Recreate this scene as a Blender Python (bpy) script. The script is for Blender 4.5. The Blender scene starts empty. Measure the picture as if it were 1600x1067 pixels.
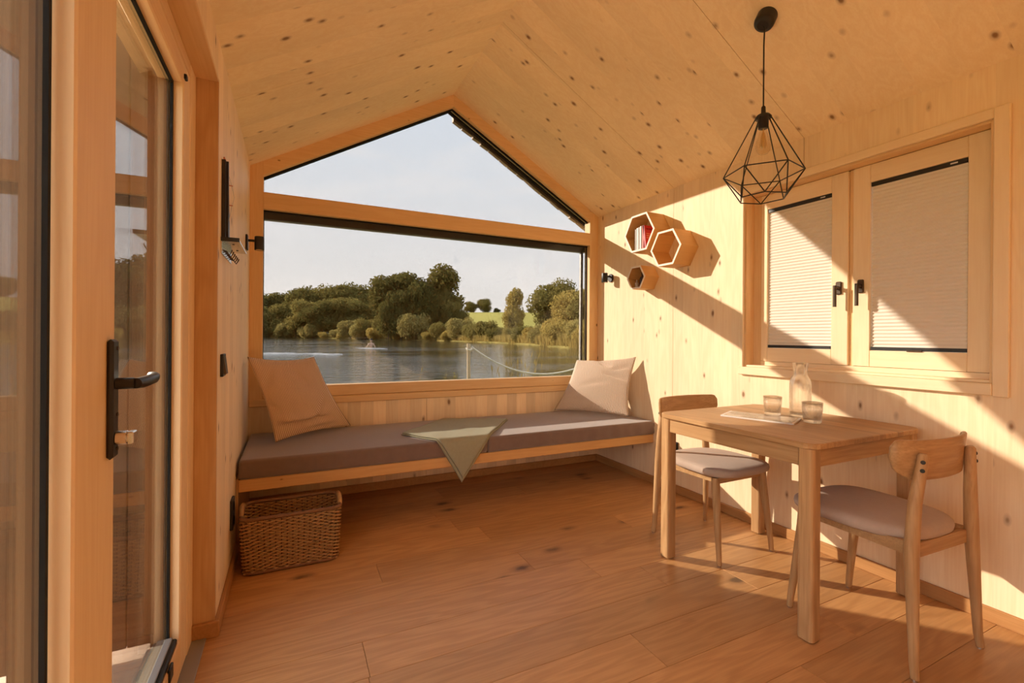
import bpy, bmesh, math, random
from math import sin, cos, pi, radians, sqrt
from mathutils import Vector, Matrix
import numpy as np

random.seed(7)
scene = bpy.context.scene
COL = scene.collection

# ------------------------------------------------------------------ camera
CAM_H = 1.128
YAW, ROLL = 0.44909, 0.00705
cam_d = bpy.data.cameras.new('camera')
cam_d.sensor_width = 36.0
cam_d.lens = 712.746 / 1600 * 36
cam_d.shift_y = -6.9 / 1600
cam_d.clip_start, cam_d.clip_end = 0.02, 6000
cam = bpy.data.objects.new('camera', cam_d)
COL.objects.link(cam)
cam.matrix_world = (Matrix.Translation((0, 0, CAM_H)) @ Matrix.Rotation(-YAW, 4, 'Z')
                    @ Matrix.Rotation(pi / 2, 4, 'X') @ Matrix.Rotation(ROLL, 4, 'Z'))
scene.camera = cam

# ------------------------------------------------------------------ sky
SKY_STRENGTH = 1.58
world = bpy.data.worlds.new('sky')
scene.world = world
world.use_nodes = True
wn, wl = world.node_tree.nodes, world.node_tree.links
wn.clear()
w_out = wn.new('ShaderNodeOutputWorld')
w_bg = wn.new('ShaderNodeBackground')
w_bg.inputs['Strength'].default_value = SKY_STRENGTH
w_tc = wn.new('ShaderNodeTexCoord')
w_sep = wn.new('ShaderNodeSeparateXYZ')
wl.new(w_tc.outputs['Generated'], w_sep.inputs[0])
w_ramp = wn.new('ShaderNodeValToRGB')
w_ramp.color_ramp.elements[0].position = 0.0
w_ramp.color_ramp.elements[0].color = (1.02, 0.95, 0.86, 1)
w_ramp.color_ramp.elements[1].position = 0.55
w_ramp.color_ramp.elements[1].color = (0.80, 0.89, 1.0, 1)
wl.new(w_sep.outputs['Z'], w_ramp.inputs[0])
w_map = wn.new('ShaderNodeMapping')
w_map.inputs['Scale'].default_value = (2.2, 2.2, 9.0)
wl.new(w_tc.outputs['Generated'], w_map.inputs[0])
w_noise = wn.new('ShaderNodeTexNoise')
w_noise.inputs['Scale'].default_value = 1.6
w_noise.inputs['Detail'].default_value = 6
wl.new(w_map.outputs[0], w_noise.inputs['Vector'])
w_cr = wn.new('ShaderNodeValToRGB')
w_cr.color_ramp.elements[0].position = 0.50
w_cr.color_ramp.elements[0].color = (0, 0, 0, 1)
w_cr.color_ramp.elements[1].position = 0.72
w_cr.color_ramp.elements[1].color = (0.55, 0.55, 0.55, 1)
wl.new(w_noise.outputs['Fac'], w_cr.inputs[0])
w_mix = wn.new('ShaderNodeMixRGB')
w_mix.inputs['Color2'].default_value = (1.12, 1.05, 0.98, 1)
wl.new(w_cr.outputs[0], w_mix.inputs[0])
wl.new(w_ramp.outputs[0], w_mix.inputs['Color1'])
wl.new(w_mix.outputs[0], w_bg.inputs['Color'])
wl.new(w_bg.outputs[0], w_out.inputs[0])

# ------------------------------------------------------------------ sun
SUN_DIR = Vector((1.0, -1.09, -0.575)).normalized()     # the way the light travels
SUN_STRENGTH = 11.6
sun_d = bpy.data.lights.new('sun', 'SUN')
sun_d.energy = SUN_STRENGTH
sun_d.color = (1.0, 0.86, 0.68)
sun_d.angle = radians(0.55)
sun = bpy.data.objects.new('sun', sun_d)
COL.objects.link(sun)
sun.location = (-20, 24, 14)
sun.rotation_euler = SUN_DIR.to_track_quat('-Z', 'Y').to_euler()

# ------------------------------------------------------------------ exposure
vs = scene.view_settings
vs.view_transform = 'Standard'
vs.look = 'None'
vs.exposure = 0.93
vs.gamma = 1.0
vs.use_curve_mapping = False
cy = scene.cycles
cy.use_denoising = True
cy.sampling_pattern = 'TABULATED_SOBOL'
cy.max_bounces = 11
cy.diffuse_bounces = 6
cy.glossy_bounces = 6
cy.transparent_max_bounces = 24
cy.transmission_bounces = 8
cy.sample_clamp_indirect = 6.0
cy.caustics_reflective = False
cy.caustics_refractive = False

# ------------------------------------------------------------------ room numbers (metres)
XL, XR, D = -0.256, 2.539, 3.45          # left wall, right wall, window wall
XM, ZR = 1.1375, 3.04                    # ridge
SL = 0.5715                              # roof slope
YB = -2.6                                # wall behind the camera
def roof(x): return ZR - SL * abs(x - XM)

# ================================================================== materials
def new_mat(name):
    m = bpy.data.materials.new(name)
    m.use_nodes = True
    nt = m.node_tree
    nt.nodes.clear()
    out = nt.nodes.new('ShaderNodeOutputMaterial')
    return m, nt, out

def N(nt, t, **kw):
    n = nt.nodes.new(t)
    for k, v in kw.items():
        setattr(n, k, v)
    return n

def math_node(nt, op, a=None, b=None, c=None):
    n = nt.nodes.new('ShaderNodeMath')
    n.operation = op
    for i, v in enumerate((a, b, c)):
        if v is None: continue
        if isinstance(v, (int, float)): n.inputs[i].default_value = v
        else: nt.links.new(v, n.inputs[i])
    return n.outputs[0]

def comb(nt, x, y, z):
    n = nt.nodes.new('ShaderNodeCombineXYZ')
    for i, v in enumerate((x, y, z)):
        if isinstance(v, (int, float)): n.inputs[i].default_value = v
        else: nt.links.new(v, n.inputs[i])
    return n.outputs[0]

def mixc(nt, fac, a, b, blend='MIX'):
    n = nt.nodes.new('ShaderNodeMixRGB')
    n.blend_type = blend
    for i, v in enumerate((fac, a, b)):
        if isinstance(v, (int, float)): n.inputs[i].default_value = v
        elif isinstance(v, tuple): n.inputs[i].default_value = (*v[:3], 1)
        else: nt.links.new(v, n.inputs[i])
    return n.outputs[0]

def ramp(nt, fac, stops):
    n = nt.nodes.new('ShaderNodeValToRGB')
    el = n.color_ramp.elements
    while len(el) < len(stops): el.new(0.5)
    for e, (p, c) in zip(el, stops):
        e.position = p
        e.color = (c, c, c, 1) if isinstance(c, (int, float)) else (*c, 1)
    nt.links.new(fac, n.inputs[0])
    return n.outputs[0]

def wood(name, base, dark, knot, grain='z', lam_axis=None, lam=0.14, lam_var=0.16, knots=0.0, kscale=8.0,
         coords='world', rough=0.55, ring=0.35, fine=0.35, bump=0.08, per_object=0.0, spec=0.25):
    """Solid timber: grain, growth rings, laminated strips, knots."""
    m, nt, out = new_mat(name)
    L = nt.links
    if coords == 'world':
        src = N(nt, 'ShaderNodeNewGeometry').outputs['Position']
    else:
        src = N(nt, 'ShaderNodeTexCoord').outputs['Object']
    sep = N(nt, 'ShaderNodeSeparateXYZ')
    L.new(src, sep.inputs[0])
    ax = {'x': 0, 'y': 1, 'z': 2}
    g = sep.outputs[ax[grain]]
    others = [i for i in (0, 1, 2) if i != ax[grain]]
    a = sep.outputs[ax[lam_axis]] if lam_axis else sep.outputs[others[0]]
    bi = [i for i in others if not lam_axis or i != ax[lam_axis]][-1]
    b = sep.outputs[bi]
    rnd = None
    oi = N(nt, 'ShaderNodeObjectInfo')
    if lam_axis:
        idx = math_node(nt, 'FLOOR', math_node(nt, 'DIVIDE', a, lam))
        wnz = N(nt, 'ShaderNodeTexWhiteNoise', noise_dimensions='1D')
        L.new(idx, wnz.inputs['W'])
        rnd = wnz.outputs['Value']
        off = math_node(nt, 'MULTIPLY', rnd, 13.0)
    else:
        off = math_node(nt, 'MULTIPLY', oi.outputs['Random'], 17.0)
    g2 = math_node(nt, 'ADD', g, off)
    # growth rings, warped
    nb = N(nt, 'ShaderNodeTexNoise')
    nb.inputs['Scale'].default_value = 1.0
    nb.inputs['Detail'].default_value = 3
    L.new(comb(nt, math_node(nt, 'MULTIPLY', g2, 0.9), math_node(nt, 'MULTIPLY', a, 7.0), math_node(nt, 'MULTIPLY', b, 7.0)), nb.inputs['Vector'])
    rings = math_node(nt, 'SINE', math_node(nt, 'MULTIPLY', nb.outputs['Fac'], 58.0))
    rings = math_node(nt, 'MULTIPLY_ADD', rings, 0.5, 0.5)
    # fine fibre
    nf = N(nt, 'ShaderNodeTexNoise')
    nf.inputs['Scale'].default_value = 1.0
    nf.inputs['Detail'].default_value = 4
    L.new(comb(nt, math_node(nt, 'MULTIPLY', g2, 5.0), math_node(nt, 'MULTIPLY', a, 160.0), math_node(nt, 'MULTIPLY', b, 160.0)), nf.inputs['Vector'])
    col = mixc(nt, math_node(nt, 'MULTIPLY', rings, ring), base, dark)
    col = mixc(nt, math_node(nt, 'MULTIPLY', ramp(nt, nf.outputs['Fac'], [(0.42, 0.0), (0.68, 1.0)]), fine), col, dark)
    # long mild tone drift
    nd = N(nt, 'ShaderNodeTexNoise')
    nd.inputs['Scale'].default_value = 1.0
    nd.inputs['Detail'].default_value = 2
    L.new(comb(nt, math_node(nt, 'MULTIPLY', g2, 0.5), math_node(nt, 'MULTIPLY', a, 2.5), math_node(nt, 'MULTIPLY', b, 2.5)), nd.inputs['Vector'])
    drift = math_node(nt, 'MULTIPLY_ADD', nd.outputs['Fac'], 0.30, 0.85)
    if rnd is not None:
        lv = math_node(nt, 'MULTIPLY_ADD', rnd, lam_var, 1.0 - lam_var * 0.5)
        drift = math_node(nt, 'MULTIPLY', drift, lv)
    if per_object:
        pv = math_node(nt, 'MULTIPLY_ADD', oi.outputs['Random'], per_object, 1.0 - per_object * 0.5)
        drift = math_node(nt, 'MULTIPLY', drift, pv)
    col = mixc(nt, 1.0, col, comb(nt, drift, drift, drift), 'MULTIPLY')
    if knots:
        vo = N(nt, 'ShaderNodeTexVoronoi')
        vo.inputs['Scale'].default_value = 1.0
        wv = N(nt, 'ShaderNodeTexNoise')
        wv.inputs['Scale'].default_value = 14.0
        L.new(src, wv.inputs['Vector'])
        wob = math_node(nt, 'MULTIPLY_ADD', wv.outputs['Fac'], 0.12, -0.06)
        L.new(comb(nt, math_node(nt, 'MULTIPLY', g2, kscale * 0.5), math_node(nt, 'MULTIPLY', a, kscale),
                   math_node(nt, 'ADD', math_node(nt, 'MULTIPLY', b, kscale), off)), vo.inputs['Vector'])
        dist = math_node(nt, 'ADD', vo.outputs['Distance'], wob)
        k = ramp(nt, dist, [(0.0, 1.0), (knots * 0.55, 0.95), (knots, 0.35), (knots * 1.7, 0.0)])
        col = mixc(nt, math_node(nt, 'MULTIPLY', k, 0.9), col, knot)
    bsdf = N(nt, 'ShaderNodeBsdfPrincipled')
    L.new(col, bsdf.inputs['Base Color'])
    bsdf.inputs['Roughness'].default_value = rough
    bsdf.inputs['Specular IOR Level'].default_value = spec
    if bump:
        bp = N(nt, 'ShaderNodeBump')
        bp.inputs['Strength'].default_value = bump
        bp.inputs['Distance'].default_value = 0.002
        L.new(nf.outputs['Fac'], bp.inputs['Height'])
        L.new(bp.outputs[0], bsdf.inputs['Normal'])
    L.new(bsdf.outputs[0], out.inputs[0])
    return m

def plain(name, col, rough=0.5, metal=0.0, spec=0.5, noise=0.0, nscale=40.0, bump=0.0, bscale=200.0, sheen=0.0, trans=0.0):
    m, nt, out = new_mat(name)
    L = nt.links
    bsdf = N(nt, 'ShaderNodeBsdfPrincipled')
    bsdf.inputs['Roughness'].default_value = rough
    bsdf.inputs['Metallic'].default_value = metal
    bsdf.inputs['Specular IOR Level'].default_value = spec
    if sheen: bsdf.inputs['Sheen Weight'].default_value = sheen
    tc = N(nt, 'ShaderNodeTexCoord')
    nz = N(nt, 'ShaderNodeTexNoise')
    nz.inputs['Scale'].default_value = nscale
    nz.inputs['Detail'].default_value = 4
    L.new(tc.outputs['Object'], nz.inputs['Vector'])
    v = math_node(nt, 'MULTIPLY_ADD', nz.outputs['Fac'], noise * 2, 1 - noise)
    L.new(mixc(nt, 1.0, col, comb(nt, v, v, v), 'MULTIPLY'), bsdf.inputs['Base Color'])
    if bump:
        nb = N(nt, 'ShaderNodeTexNoise')
        nb.inputs['Scale'].default_value = bscale
        nb.inputs['Detail'].default_value = 3
        L.new(tc.outputs['Object'], nb.inputs['Vector'])
        bp = N(nt, 'ShaderNodeBump')
        bp.inputs['Strength'].default_value = bump
        bp.inputs['Distance'].default_value = 0.003
        L.new(nb.outputs['Fac'], bp.inputs['Height'])
        L.new(bp.outputs[0], bsdf.inputs['Normal'])
    last = bsdf.outputs[0]
    if trans:
        tr = N(nt, 'ShaderNodeBsdfTranslucent')
        tr.inputs['Color'].default_value = (*col, 1)
        mx = N(nt, 'ShaderNodeMixShader')
        mx.inputs[0].default_value = trans
        L.new(last, mx.inputs[1]); L.new(tr.outputs[0], mx.inputs[2])
        last = mx.outputs[0]
    L.new(last, out.inputs[0])
    return m

def glass(name, tint=(1, 1, 1), f0=0.04, rough=0.0, extra=0.0):
    """Clear sheet glass: Fresnel reflection (same from both sides of each face) over straight transmission."""
    m, nt, out = new_mat(name)
    L = nt.links
    geo = N(nt, 'ShaderNodeNewGeometry')
    dot = N(nt, 'ShaderNodeVectorMath', operation='DOT_PRODUCT')
    L.new(geo.outputs['Normal'], dot.inputs[0])
    L.new(geo.outputs['Incoming'], dot.inputs[1])
    c = math_node(nt, 'ABSOLUTE', dot.outputs['Value'])
    p5 = math_node(nt, 'POWER', math_node(nt, 'SUBTRACT', 1.0, c), 5.0)
    fr = math_node(nt, 'MULTIPLY_ADD', p5, 1.0 - f0, f0 + extra)
    tr = N(nt, 'ShaderNodeBsdfTransparent')
    tr.inputs['Color'].default_value = (*tint, 1)
    gl = N(nt, 'ShaderNodeBsdfGlossy')
    gl.inputs['Roughness'].default_value = rough
    mx = N(nt, 'ShaderNodeMixShader')
    L.new(fr, mx.inputs[0]); L.new(tr.outputs[0], mx.inputs[1]); L.new(gl.outputs[0], mx.inputs[2])
    L.new(mx.outputs[0], out.inputs[0])
    return m

def corduroy(name, col, dark, ribs=48):
    m, nt, out = new_mat(name)
    L = nt.links
    uv = N(nt, 'ShaderNodeTexCoord').outputs['UV']
    sep = N(nt, 'ShaderNodeSeparateXYZ')
    L.new(uv, sep.inputs[0])
    nz = N(nt, 'ShaderNodeTexNoise')
    nz.inputs['Scale'].default_value = 90.0
    L.new(uv, nz.inputs['Vector'])
    w = math_node(nt, 'SINE', math_node(nt, 'MULTIPLY', sep.outputs[0], ribs * 2 * pi))
    w = math_node(nt, 'MULTIPLY_ADD', w, 0.5, 0.5)
    c = mixc(nt, ramp(nt, w, [(0.1, 1.0), (0.6, 0.0)]), col, dark)
    v = math_node(nt, 'MULTIPLY_ADD', nz.outputs['Fac'], 0.3, 0.85)
    c = mixc(nt, 1.0, c, comb(nt, v, v, v), 'MULTIPLY')
    bsdf = N(nt, 'ShaderNodeBsdfPrincipled')
    bsdf.inputs['Roughness'].default_value = 0.95
    bsdf.inputs['Sheen Weight'].default_value = 0.25
    bsdf.inputs['Specular IOR Level'].default_value = 0.1
    L.new(c, bsdf.inputs['Base Color'])
    bp = N(nt, 'ShaderNodeBump')
    bp.inputs['Strength'].default_value = 0.7
    bp.inputs['Distance'].default_value = 0.003
    L.new(w, bp.inputs['Height'])
    L.new(bp.outputs[0], bsdf.inputs['Normal'])
    L.new(bsdf.outputs[0], out.inputs[0])
    return m

def leafy(name, c1, c2, trans=0.35):
    m, nt, out = new_mat(name)
    L = nt.links
    tc = N(nt, 'ShaderNodeTexCoord')
    nz = N(nt, 'ShaderNodeTexNoise')
    nz.inputs['Scale'].default_value = 0.9
    nz.inputs['Detail'].default_value = 5
    L.new(tc.outputs['Object'], nz.inputs['Vector'])
    oi = N(nt, 'ShaderNodeObjectInfo')
    f = math_node(nt, 'ADD', math_node(nt, 'MULTIPLY', nz.outputs['Fac'], 1.2), math_node(nt, 'MULTIPLY_ADD', oi.outputs['Random'], 0.5, -0.4))
    c = mixc(nt, f, c1, c2)
    df = N(nt, 'ShaderNodeBsdfDiffuse')
    tr = N(nt, 'ShaderNodeBsdfTranslucent')
    L.new(c, df.inputs[0]); L.new(c, tr.inputs[0])
    mx = N(nt, 'ShaderNodeMixShader')
    mx.inputs[0].default_value = trans
    L.new(df.outputs[0], mx.inputs[1]); L.new(tr.outputs[0], mx.inputs[2])
    L.new(mx.outputs[0], out.inputs[0])
    return m

SPR = (0.89, 0.71, 0.48); SPR_D = (0.79, 0.57, 0.345); KNOT = (0.20, 0.085, 0.03)
M = {}
M['wall_y'] = wood('spruce_panel_side', SPR, SPR_D, KNOT, 'z', 'y', 0.135, 0.09, 0.095, 10.5)
M['wall_x'] = wood('spruce_panel_end', SPR, SPR_D, KNOT, 'z', 'x', 0.09, 0.22, 0.10, 9.0)
M['ceil'] = wood('spruce_panel_roof', (0.93, 0.76, 0.53), (0.84, 0.63, 0.39), KNOT, 'x', 'y', 0.15, 0.05, 0.125, 11.0)
LAR = (0.80, 0.56, 0.31); LAR_D = (0.68, 0.42, 0.20)
M['frame_z'] = wood('window_timber_upright', LAR, LAR_D, KNOT, 'z', knots=0.03, ring=0.25)
M['frame_x'] = wood('window_timber_level', LAR, LAR_D, KNOT, 'x', knots=0.03, ring=0.25)
M['frame_y'] = wood('door_timber_level', LAR, LAR_D, KNOT, 'y', knots=0.02, ring=0.25)
M['door_z'] = wood('door_timber_upright', (0.87, 0.66, 0.41), (0.78, 0.54, 0.30), KNOT, 'z', ring=0.3)
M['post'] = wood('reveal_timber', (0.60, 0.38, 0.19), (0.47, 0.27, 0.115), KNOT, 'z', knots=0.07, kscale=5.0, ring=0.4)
M['pale_z'] = wood('casement_timber_upright', SPR, SPR_D, KNOT, 'z', ring=0.2, fine=0.2, knots=0.03)
M['pale_y'] = wood('casement_timber_level', SPR, SPR_D, KNOT, 'y', ring=0.2, fine=0.2, knots=0.03)
M['floor'] = wood('oak_floorboard', (0.56, 0.295, 0.115), (0.36, 0.165, 0.056), (0.07, 0.028, 0.012), 'x', knots=0.11, kscale=4.6,
                  coords='world', rough=0.38, ring=0.42, fine=0.30, bump=0.10, per_object=0.22, spec=0.4)
M['skirt'] = wood('oak_skirting', (0.47, 0.24, 0.09), (0.33, 0.15, 0.05), KNOT, 'y', rough=0.5, ring=0.3)
OAK = (0.50, 0.30, 0.140); OAK_D = (0.33, 0.17, 0.068)
M['oak_z'] = wood('furniture_oak_upright', OAK, OAK_D, KNOT, 'z', coords='object', ring=0.4, fine=0.55, rough=0.42)
M['oak_x'] = wood('furniture_oak_level', OAK, OAK_D, KNOT, 'x', coords='object', ring=0.4, fine=0.55, rough=0.42)
M['oak_y'] = wood('table_oak_staves', OAK, OAK_D, KNOT, 'y', 'x', 0.045, 0.25, coords='object', ring=0.4, fine=0.5, rough=0.4)
M['oak_leg'] = wood('table_oak_staves_upright', OAK, OAK_D, KNOT, 'z', 'x', 0.03, 0.25, coords='object', ring=0.45, fine=0.6, rough=0.45)
M['ply'] = wood('hexagon_timber', (0.68, 0.40, 0.16), (0.56, 0.30, 0.11), KNOT, 'x', knots=0.04, ring=0.2, fine=0.2)
M['band'] = plain('pale_edge_band', (0.86, 0.76, 0.64), 0.6)
M['bench'] = wood('bench_timber', (0.66, 0.385, 0.155), (0.52, 0.27, 0.09), KNOT, 'x', ring=0.25, knots=0.03)
M['deck'] = wood('deck_larch', (0.56, 0.41, 0.29), (0.44, 0.30, 0.20), KNOT, 'x', ring=0.4, per_object=0.2)
M['shutter'] = wood('shutter_larch', (0.14, 0.075, 0.035), (0.09, 0.045, 0.02), KNOT, 'z', ring=0.3, per_object=0.2)
M['black'] = plain('black_metal', (0.012, 0.011, 0.010), 0.42, 0.0, 0.5)
M['gasket'] = plain('black_gasket', (0.010, 0.010, 0.010), 0.7, spec=0.2)
M['gun'] = plain('dark_bronze_metal', (0.10, 0.075, 0.055), 0.35, 0.8)
M['chrome'] = plain('brushed_steel', (0.70, 0.68, 0.65), 0.25, 1.0)
M['alu'] = plain('grey_aluminium', (0.33, 0.31, 0.29), 0.5, 0.3)
M['white_pl'] = plain('white_plastic', (0.72, 0.70, 0.67), 0.4)
M['glass'] = glass('window_glass', (0.998, 0.998, 0.998))
M['dim_glass'] = glass('sun_dimming_glass', (0.724, 0.724, 0.727), 0.015)  # grey tint added to weaken sun and view through the gable panes
M['doorglass'] = glass('door_glass', (0.985, 0.985, 0.98))
m, nt, out = new_mat('tumbler_glass')
_g = N(nt, 'ShaderNodeBsdfGlass'); _g.inputs['IOR'].default_value = 1.45; _g.inputs['Roughness'].default_value = 0.04
_t = N(nt, 'ShaderNodeBsdfTransparent'); _t.inputs['Color'].default_value = (0.97, 0.97, 0.96, 1)
_m = N(nt, 'ShaderNodeMixShader'); _m.inputs[0].default_value = 0.5
nt.links.new(_g.outputs[0], _m.inputs[1]); nt.links.new(_t.outputs[0], _m.inputs[2]); nt.links.new(_m.outputs[0], out.inputs[0])
M['tumbler'] = m
M['bulbglass'] = glass('bulb_glass', (0.97, 0.93, 0.84), 0.06)
M['cushion'] = plain('bench_linen', (0.20, 0.135, 0.108), 0.95, 0, 0.1, 0.10, 30, 0.35, 500, sheen=0.5)
M['cord1'] = corduroy('corduroy_tan', (0.68, 0.49, 0.335), (0.44, 0.275, 0.16), 42)
M['cord2'] = corduroy('corduroy_cream', (0.70, 0.57, 0.46), (0.50, 0.37, 0.27), 46)
M['blanket'] = plain('sage_wool', (0.33, 0.32, 0.225), 0.95, 0, 0.1, 0.10, 60, 0.4, 700, sheen=0.1)
M['seat'] = plain('seat_felt', (0.47, 0.36, 0.29), 0.95, 0, 0.1, 0.06, 60, 0.25, 600, sheen=0.1)
M['wicker'] = plain('wicker', (0.44, 0.25, 0.095), 0.5, 0, 0.4, 0.40, 90)
M['wicker_rim'] = plain('wicker_rim', (0.20, 0.095, 0.04), 0.5, 0, 0.3, 0.2, 60)
M['blind'] = plain('pleated_blind_fabric', (0.76, 0.70, 0.62), 0.9, 0, 0.1, 0.04, 300)
M['paper'] = plain('paper_edge', (0.78, 0.74, 0.68), 0.8)
M['thread'] = plain('fishing_line', (0.6, 0.55, 0.5), 0.3)
M['copper'] = plain('copper', (0.55, 0.20, 0.09), 0.35, 0.9)
M['fil'] = plain('filament_brass', (0.8, 0.55, 0.2), 0.3, 0.8)

# ================================================================== mesh tools
ORG = {}
class MB:
    def __init__(self):
        self.v, self.f, self.uv, self.sm = [], [], {}, []
    def add(self, vs_, fs_, smooth=False):
        o = len(self.v)
        self.v += [tuple(p) for p in vs_]
        self.f += [tuple(i + o for i in f) for f in fs_]
        self.sm += [smooth] * len(fs_)
        return self
    def box(self, x0, x1, y0, y1, z0, z1, ch=0.0):
        if x0 > x1: x0, x1 = x1, x0
        if y0 > y1: y0, y1 = y1, y0
        if z0 > z1: z0, z1 = z1, z0
        if ch <= 0:
            vs_ = [(x, y, z) for z in (z0, z1) for y in (y0, y1) for x in (x0, x1)]
            return self.add(vs_, [(0, 2, 3, 1), (4, 5, 7, 6), (0, 1, 5, 4), (2, 6, 7, 3), (0, 4, 6, 2), (1, 3, 7, 5)])
        bm = bmesh.new()
        bmesh.ops.create_cube(bm, size=1)
        for v in bm.verts:
            v.co = Vector(((x0 + x1) / 2 + v.co.x * (x1 - x0), (y0 + y1) / 2 + v.co.y * (y1 - y0), (z0 + z1) / 2 + v.co.z * (z1 - z0)))
        bmesh.ops.bevel(bm, geom=bm.edges[:], offset=min(ch, 0.45 * min(x1 - x0, y1 - y0, z1 - z0)), segments=1, affect='EDGES')
        bm.verts.index_update()
        self.add([v.co[:] for v in bm.verts], [[v.index for v in f.verts] for f in bm.faces])
        bm.free()
        return self
    def prism(self, poly, axis, a, b):
        """poly: 2-D points in the two other axes (in xyz order), extruded from a to b along axis."""
        n = len(poly)
        def p3(p, t):
            if axis == 'x': return (t, p[0], p[1])
            if axis == 'y': return (p[0], t, p[1])
            return (p[0], p[1], t)
        vs_ = [p3(p, a) for p in poly] + [p3(p, b) for p in poly]
        fs_ = [tuple(range(n))[::-1], tuple(range(n, 2 * n))]
        for i in range(n):
            j = (i + 1) % n
            fs_.append((i, j, n + j, n + i))
        return self.add(vs_, fs_)
    def tube(self, pts, rad, n=8, cap=True, smooth=True, closed=False):
        pts = [Vector(p) for p in pts]
        if not isinstance(rad, (list, tuple)): rad = [rad] * len(pts)
        vs_, fs_ = [], []
        up = None
        for i, p in enumerate(pts):
            if closed: t = pts[(i + 1) % len(pts)] - pts[i - 1]
            else: t = pts[min(i + 1, len(pts) - 1)] - pts[max(i - 1, 0)]
            t.normalize()
            if up is None:
                up = Vector((0, 0, 1)) if abs(t.z) < 0.9 else Vector((1, 0, 0))
            s = t.cross(up)
            if s.length < 1e-6: s = t.cross(Vector((0, 1, 0)))
            s.normalize()
            up = s.cross(t).normalized()
            for k in range(n):
                a = 2 * pi * k / n
                vs_.append(p + rad[i] * (cos(a) * s + sin(a) * up))
        m = len(pts)
        for i in range(m if closed else m - 1):
            j = (i + 1) % m
            for k in range(n):
                l = (k + 1) % n
                fs_.append((i * n + k, j * n + k, j * n + l, i * n + l)[::-1])
        o = len(self.f)
        self.add(vs_, fs_, smooth)
        if cap and not closed:
            self.add(vs_[:n], [tuple(range(n))])
            self.add(vs_[-n:], [tuple(range(n))[::-1]])
        return self
    def lathe(self, prof, c=(0, 0, 0), n=24, flute=None, smooth=True, mat=None):
        """prof: (radius, z) pairs; flute(i, angle) scales the radius."""
        vs_, fs_ = [], []
        for i, (r, z) in enumerate(prof):
            for k in range(n):
                a = 2 * pi * k / n
                q = r * (flute(i, a) if flute else 1)
                p = Vector((q * cos(a), q * sin(a), z))
                if mat: p = mat @ p
                vs_.append((p.x + c[0], p.y + c[1], p.z + c[2]))
        for i in range(len(prof) - 1):
            for k in range(n):
                l = (k + 1) % n
                fs_.append((i * n + k, i * n + l, (i + 1) * n + l, (i + 1) * n + k))
        self.add(vs_, fs_, smooth)
        if prof[0][0] > 1e-5: self.add(vs_[:n], [tuple(range(n))[::-1]])
        if prof[-1][0] > 1e-5: self.add(vs_[-n:], [tuple(range(n))])
        return self
    def cyl(self, c, axis, r, l, n=20, ch=0.0):
        """solid cylinder starting at c and going l along axis"""
        a = Vector(axis).normalized()
        rot = Vector((0, 0, 1)).rotation_difference(a).to_matrix()
        pr = [(r - ch, 0), (r, ch), (r, l - ch), (r - ch, l)] if ch else [(r, 0), (r, l)]
        return self.lathe(pr, c, n, smooth=False, mat=rot)
    def build(self, name, mat, parent=None, loc=None, **tags):
        if parent is not None:
            po = Vector(ORG[parent.name])
        else:
            po = Vector((0, 0, 0))
        org = Vector(loc) if loc is not None else (po if parent is not None else Vector((0, 0, 0)))
        me = bpy.data.meshes.new(name)
        me.from_pydata([(x - org.x, y - org.y, z - org.z) for x, y, z in self.v], [], self.f)
        me.polygons.foreach_set('use_smooth', self.sm)
        me.materials.append(mat)
        me.update()
        o = bpy.data.objects.new(name, me)
        COL.objects.link(o)
        if parent is not None:
            o.parent = parent
            o.location = org - po
        else:
            o.location = org
        ORG[o.name] = tuple(org)
        tag(o, **tags)
        return o

def tag(o, label=None, cat=None, group=None, kind=None):
    if label: o['label'] = label
    if cat: o['category'] = cat
    if group: o['group'] = group
    if kind: o['kind'] = kind
    return o

def thing(name, loc=(0, 0, 0), **tags):
    o = bpy.data.objects.new(name, None)
    o.empty_display_size = 0.05
    COL.objects.link(o)
    o.location = loc
    ORG[o.name] = tuple(loc)
    tag(o, **tags)
    return o

def copy_tree(o, parent=None):
    c = o.copy()
    COL.objects.link(c)
    if parent is not None: c.parent = parent
    ORG[c.name] = ORG.get(o.name, (0, 0, 0))
    for ch in list(o.children): copy_tree(ch, c)
    return c

def bx(*a, ch=0.0): return MB().box(*a, ch=ch)

# ================================================================== the room
# ---- floor: oak boards running across the room
fl = thing('floor', (0, 0, 0), kind='structure')
bx(XL - 0.12, XR + 0.12, YB, D + 0.05, -0.12, -0.019).build('subfloor', M['gasket'], fl)
row, y = 0, D + 0.03
W_PL = 0.192
rg = random.Random(11)
while y > YB:
    y0 = y - W_PL
    xs = [XL - 0.10]
    first = rg.uniform(0.35, 1.9)
    xs.append(XL + first)
    if XR - xs[-1] > 2.0: xs.append(xs[-1] + rg.uniform(1.1, 1.8))
    xs.append(XR + 0.02)
    for a, b in zip(xs[:-1], xs[1:]):
        x_a = a if a > XL else a
        bx(x_a + 0.0006, b - 0.0006, max(y0, YB) + 0.0006, y - 0.0006, -0.018, 0.0, ch=0.0009).build('floorboard', M['floor'], fl)
    y = y0

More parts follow.
